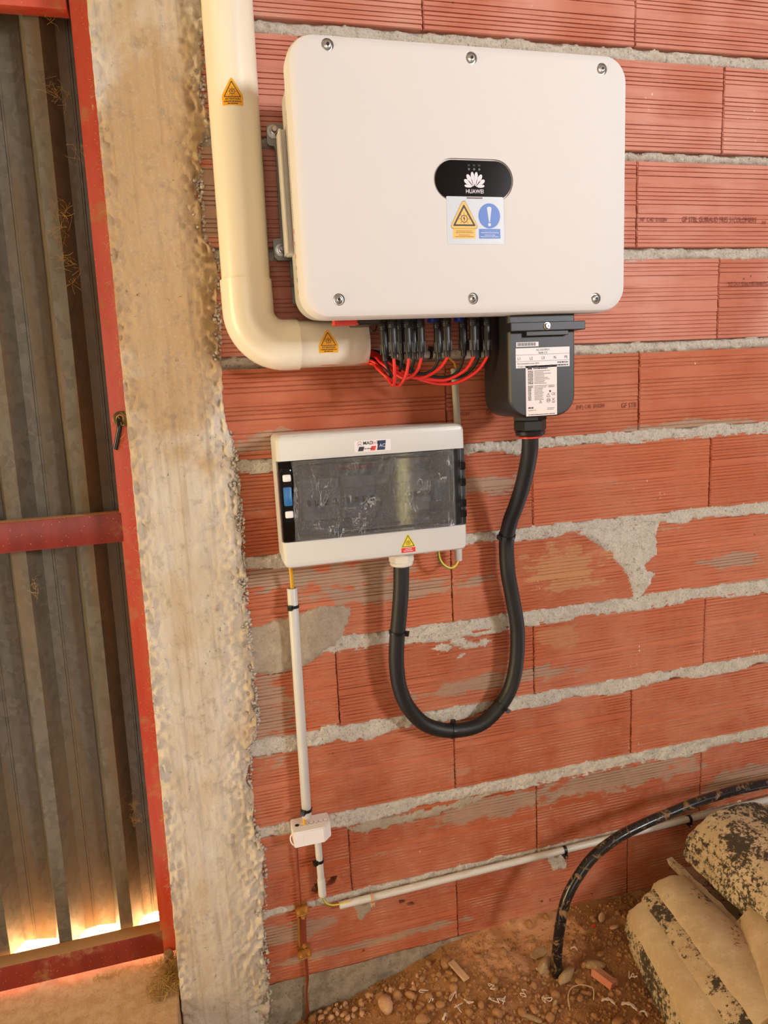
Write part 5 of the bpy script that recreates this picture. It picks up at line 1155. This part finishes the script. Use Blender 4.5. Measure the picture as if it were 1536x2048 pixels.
slab('stone', 'flat grey slate behind the pointed stone at the pipe foot', 'stone', 1076, 1908, .026, .018, .006, .1, MT['stone_grey'], 2, .2)
slab('stone', 'flat brown stone just behind the brick shard', 'stone', 1188, 1935, .030, .022, .012, -.4, MT['stone_grey'], 3)
slab('stone', 'slim pointed stone near the bottom edge left of the pipe', 'stone', 1060, 2037, .030, .010, .008, -.8, MT['stone_grey'], 2)
slab('tile_shard', 'pale triangular tile shard standing at the foot of the wall', 'shard', 1203, 1842, .012, .006, .020, .2, MT['clod_pale'], 1, -.3)
slab('tile_shard', 'flat pale shard lying in front of the triangular one', 'shard', 1228, 1856, .016, .010, .004, .1, MT['clod_pale'], 3)
# ribbed shard of brick
bs = ground_px(1208, 1962); V = []; n = 9
for i in range(n): V.append((-.013 + .026 * i / (n - 1), .004 if i % 2 else .0085))
v = [(x, -.026, z) for x, z in V] + [(x, .026 + .006 * math.sin(i * 2.3), z) for i, (x, z) in enumerate(V)] + [(-.013, -.026, -.008), (.013, -.026, -.008), (-.013, .026, -.008), (.013, .026, -.008)]
f = [(i, i + 1, n + i + 1, n + i) for i in range(n - 1)] + [tuple(range(n - 1, -1, -1)) + (2 * n, 2 * n + 1), tuple(range(n, 2 * n)) + (2 * n + 3, 2 * n + 2), (0, n, 2 * n + 2, 2 * n), (n - 1, 2 * n + 1, 2 * n + 3, 2 * n - 1), (2 * n, 2 * n + 2, 2 * n + 3, 2 * n + 1)]
R = Euler((.1, .35, .5)).to_matrix(); o = add('brick_shard', [bs + Vector((0, 0, .008)) + R @ Vector(q) for q in v], f, MT['brick']); props(o, 'small ribbed orange brick shard lying on the earth', 'shard')
# wood chip, plastic scraps, tube offcut, loop, wire shavings
ch_ = ground_px(918, 1946); R = Euler((.12, 0, .35)).to_matrix(); mbx = MB()
for dx in (-.005, .0035): mbx.put([ch_ + Vector((0, 0, .008)) + R @ Vector(q) for q in rbox(dx - .0045, dx + .0045, -.030, .030, -.003, .003, .0015)[0]], rbox(0, 1, 0, 1, 0, 1, .1)[1])
props(mbx.build('wood_chip', MT['chip_tan']), 'pale split wood chip beside the large round clod', 'wood chip')
def scrap(label, a, b, wd):
    p, q = ground_px(*a), ground_px(*b); P = spline([p + Vector((0, 0, .006)), (p + q) / 2 + Vector((.003, .002, .010)), q + Vector((0, 0, .005))], 5); d = (q - p).normalized(); s_ = d.cross(Vector((0, 0, 1))); v = []; f = []
    for i, c in enumerate(P):
        w_ = wd * (.7 + .3 * math.sin(i * 1.9)); v += [c - s_ * w_, c + s_ * w_, c + s_ * w_ * .9 + Vector((0, 0, .0025)), c - s_ * w_ * .9 + Vector((0, 0, .0025))]
    for i in range(len(P) - 1):
        for k in range(4): f.append((i * 4 + k, i * 4 + (k + 1) % 4, i * 4 + 4 + (k + 1) % 4, i * 4 + 4 + k))
    f += [(3, 2, 1, 0), tuple(len(v) - 4 + k for k in range(4))]
    props(add('plastic_scrap', v, f, MT['scrap_white'], None, True), label, 'scrap')
scrap('white plastic scrap left of its twin near the bottom edge', (1203, 2005), (1230, 2012), .0045); scrap('white plastic scrap pointing at the tile heap near the bottom edge', (1243, 2012), (1274, 2024), .0048); scrap('short frayed white scrap right of the two long plastic scraps', (1280, 2028), (1295, 2038), .0028)
scrap('short pale sliver lying behind the long stone', (1141, 1901), (1155, 1905), .0024); scrap('pale upright sliver at the bottom edge near the big crumbly clod', (886, 2045), (892, 2030), .0035)
a = ground_px(1336, 1922); o = add('tube_offcut', *tube([a + Vector((-.009, -.002, .008)), a + Vector((.009, .004, .010))], .0065, 14), plain('slate_blue', srgb(62, 72, 84), .4), None, True); props(o, 'short blue grey tube offcut beside the tile heap', 'offcut')
o = add('red_scrap', *rbox(*(lambda q: (q.x - .005, q.x + .005, q.y - .002, q.y + .002, q.z, q.z + .004))(ground_px(1187, 1853)), .001), MT['print_red']); props(o, 'tiny red plastic scrap at the foot of the wall', 'scrap')
lp = [ground_px(*q) + Vector((0, 0, h)) for *q, h in ((1140, 2022, .003), (1136, 2003, .012), (1142, 1990, .018), (1160, 1984, .020), (1180, 1985, .016), (1187, 1988, .012), (1187, 2003, .004))]
o = add('plastic_loop', *tube(spline(lp, 6), .0014, 8), MT['chip_tan'], None, True); props(o, 'thin beige plastic loop curling on the earth below the pipe', 'loop')
def shaving(label, px, py, seed):
    r_ = random.Random(seed); p = ground_px(px, py); P = [p + Vector((r_.uniform(-.012, .012), r_.uniform(-.01, .01), .003 + r_.uniform(0, .012))) for _ in range(7)]
    props(add('plastic_shaving', *tube(spline(P, 5), .0011, 6), MT['scrap_white'], None, True), label, 'shaving', 'pale drill shavings on the earth')
for i, q in enumerate(((985, 1982), (988, 2005), (1005, 2008), (850, 1990), (905, 1998), (918, 2022), (860, 2005), (1050, 1990), (1092, 2002), (1262, 1955), (935, 2010), (1085, 1950))): shaving('pale curly drill shaving lying on the brown earth', q[0], q[1], i)
# scattered clods
rnd = random.Random(5); cnt = 0
def in_ground(px, py):
    if py > 2075 or px < 600: return None
    p = ground_px(px, py)
    if p.y > -.012 or p.y < -.7 or p.x > 1.1: return None
    return p
while cnt < 250:
    px, py = rnd.uniform(600, 1420), rnd.uniform(1800, 2060); p = in_ground(px, py)
    if p is None: continue
    if rnd.random() > (.25 if (py < 1900 and px < 1130) else 1): continue
    r = min(.0042 + rnd.expovariate(1 / .0030), .013); rock('earth_clod', 'small brown earth clod scattered on the loose earth floor', 'clod', p + Vector((0, 0, r * .3)), r, MT['clod'], CL[cnt % 9], (rnd.uniform(0, 6), rnd.uniform(0, 6), rnd.uniform(0, 6)), 'small clods scattered on the earth'); cnt += 1
for k in range(46):
    t = rnd.random(); px = 612 + t * 240; py = 2046 - t * 95 + rnd.uniform(-14, 30); p = in_ground(px, py)
    if p is None: continue
    r = rnd.uniform(.004, .011) * (1.1 - .5 * t); rock('rubble_chip', 'small pale reddish rubble chip at the foot of the concrete footing', 'rubble', p + Vector((0, 0, r * .35)), r, MT['clod_pale'], CL[k % 9], (rnd.uniform(0, 6), rnd.uniform(0, 6), rnd.uniform(0, 6)), 'pale rubble chips along the footing')
# crumbs too many to count
mb = MB(); rnd = random.Random(9)
for k in range(9000):
    px, py = rnd.uniform(600, 1440), rnd.uniform(1795, 2070)
    p = atz(px, py, .07)
    if p.y > -.006 or p.y < -.6: continue
    if rnd.random() > (.3 if (py < 1900 and px < 1130) else 1): continue
    mb_z = gz(p.x, p.y); pebble_mb(mb, (p.x, p.y, mb_z + .0005), .0012 + min(rnd.expovariate(1 / .0014), .005), rnd)
cr = mb.build('earth_crumbs', MT['clod'], None, True, 60); props(cr, 'fine crumbs of earth and gravel covering the floor by the wall', 'gravel', kind='stuff')
# straw caught in the door corner and cobwebbed straw on the door
def straw(name, label, pts, n, spread, ln_, seed, down=.5, r=.0006):
    r_ = random.Random(seed); mb = MB()
    for k in range(n):
        p = Vector(r_.choice(pts)) + Vector((r_.gauss(0, spread[0]), r_.gauss(0, spread[1]), r_.gauss(0, spread[2])))
        d = Vector((r_.gauss(0, 1), r_.gauss(0, .5), r_.gauss(0, 1))).normalized() * ln_ * r_.uniform(.4, 1.2); b = Vector((r_.gauss(0, .2), r_.gauss(0, .2), r_.gauss(0, .2))) * ln_
        mb.put(*tube(spline([p - d / 2, p + b, p + d / 2], 2), r * r_.uniform(.6, 1.3), 4, False))
    return props(mb.build(name, MT['straw']), label, 'straw', kind='stuff')
sz_ = dZ(.206) - .012
straw('straw_litter', 'dry straw litter piled in the corner between door and pillar', [tuple(Vector((-.442 - .004 * k, .10 - .014 * k, sz_ + .004))) for k in range(8)], 380, (.014, .012, .006), .03, 1)
straw('straw_litter', 'straw tufts stuck along the edge of the red door stile', [(float(np.interp(zz, PLZ, PLX)) - .004, .02, zz) for zz in np.linspace(.35, 2.1, 36)], 260, (.003, .02, .03), .012, 2, r=.0004)
straw('straw_litter', 'wisps of straw and cobweb hanging on the upper corrugated sheet', [tuple(at(a, b, YD + .03)) for a, b in ((95, 30), (105, 180), (115, 190), (125, 420), (118, 470), (128, 520), (150, 560), (165, 305), (172, 300))], 110, (.008, .006, .012), .03, 3, r=.00022)
straw('straw_litter', 'small tuft of straw on the lower right of corrugated sheet', [tuple(at(a, b, YD + .04)) for a, b in ((268, 1610), (272, 1640), (70, 1180))], 60, (.006, .005, .012), .018, 4, r=.00025)
straw('straw_litter', 'thin straw line on the threshold under the door', [(-.47 - .012 * k, .105, sz_ + .002) for k in range(14)], 90, (.008, .004, .002), .02, 6, r=.0005)
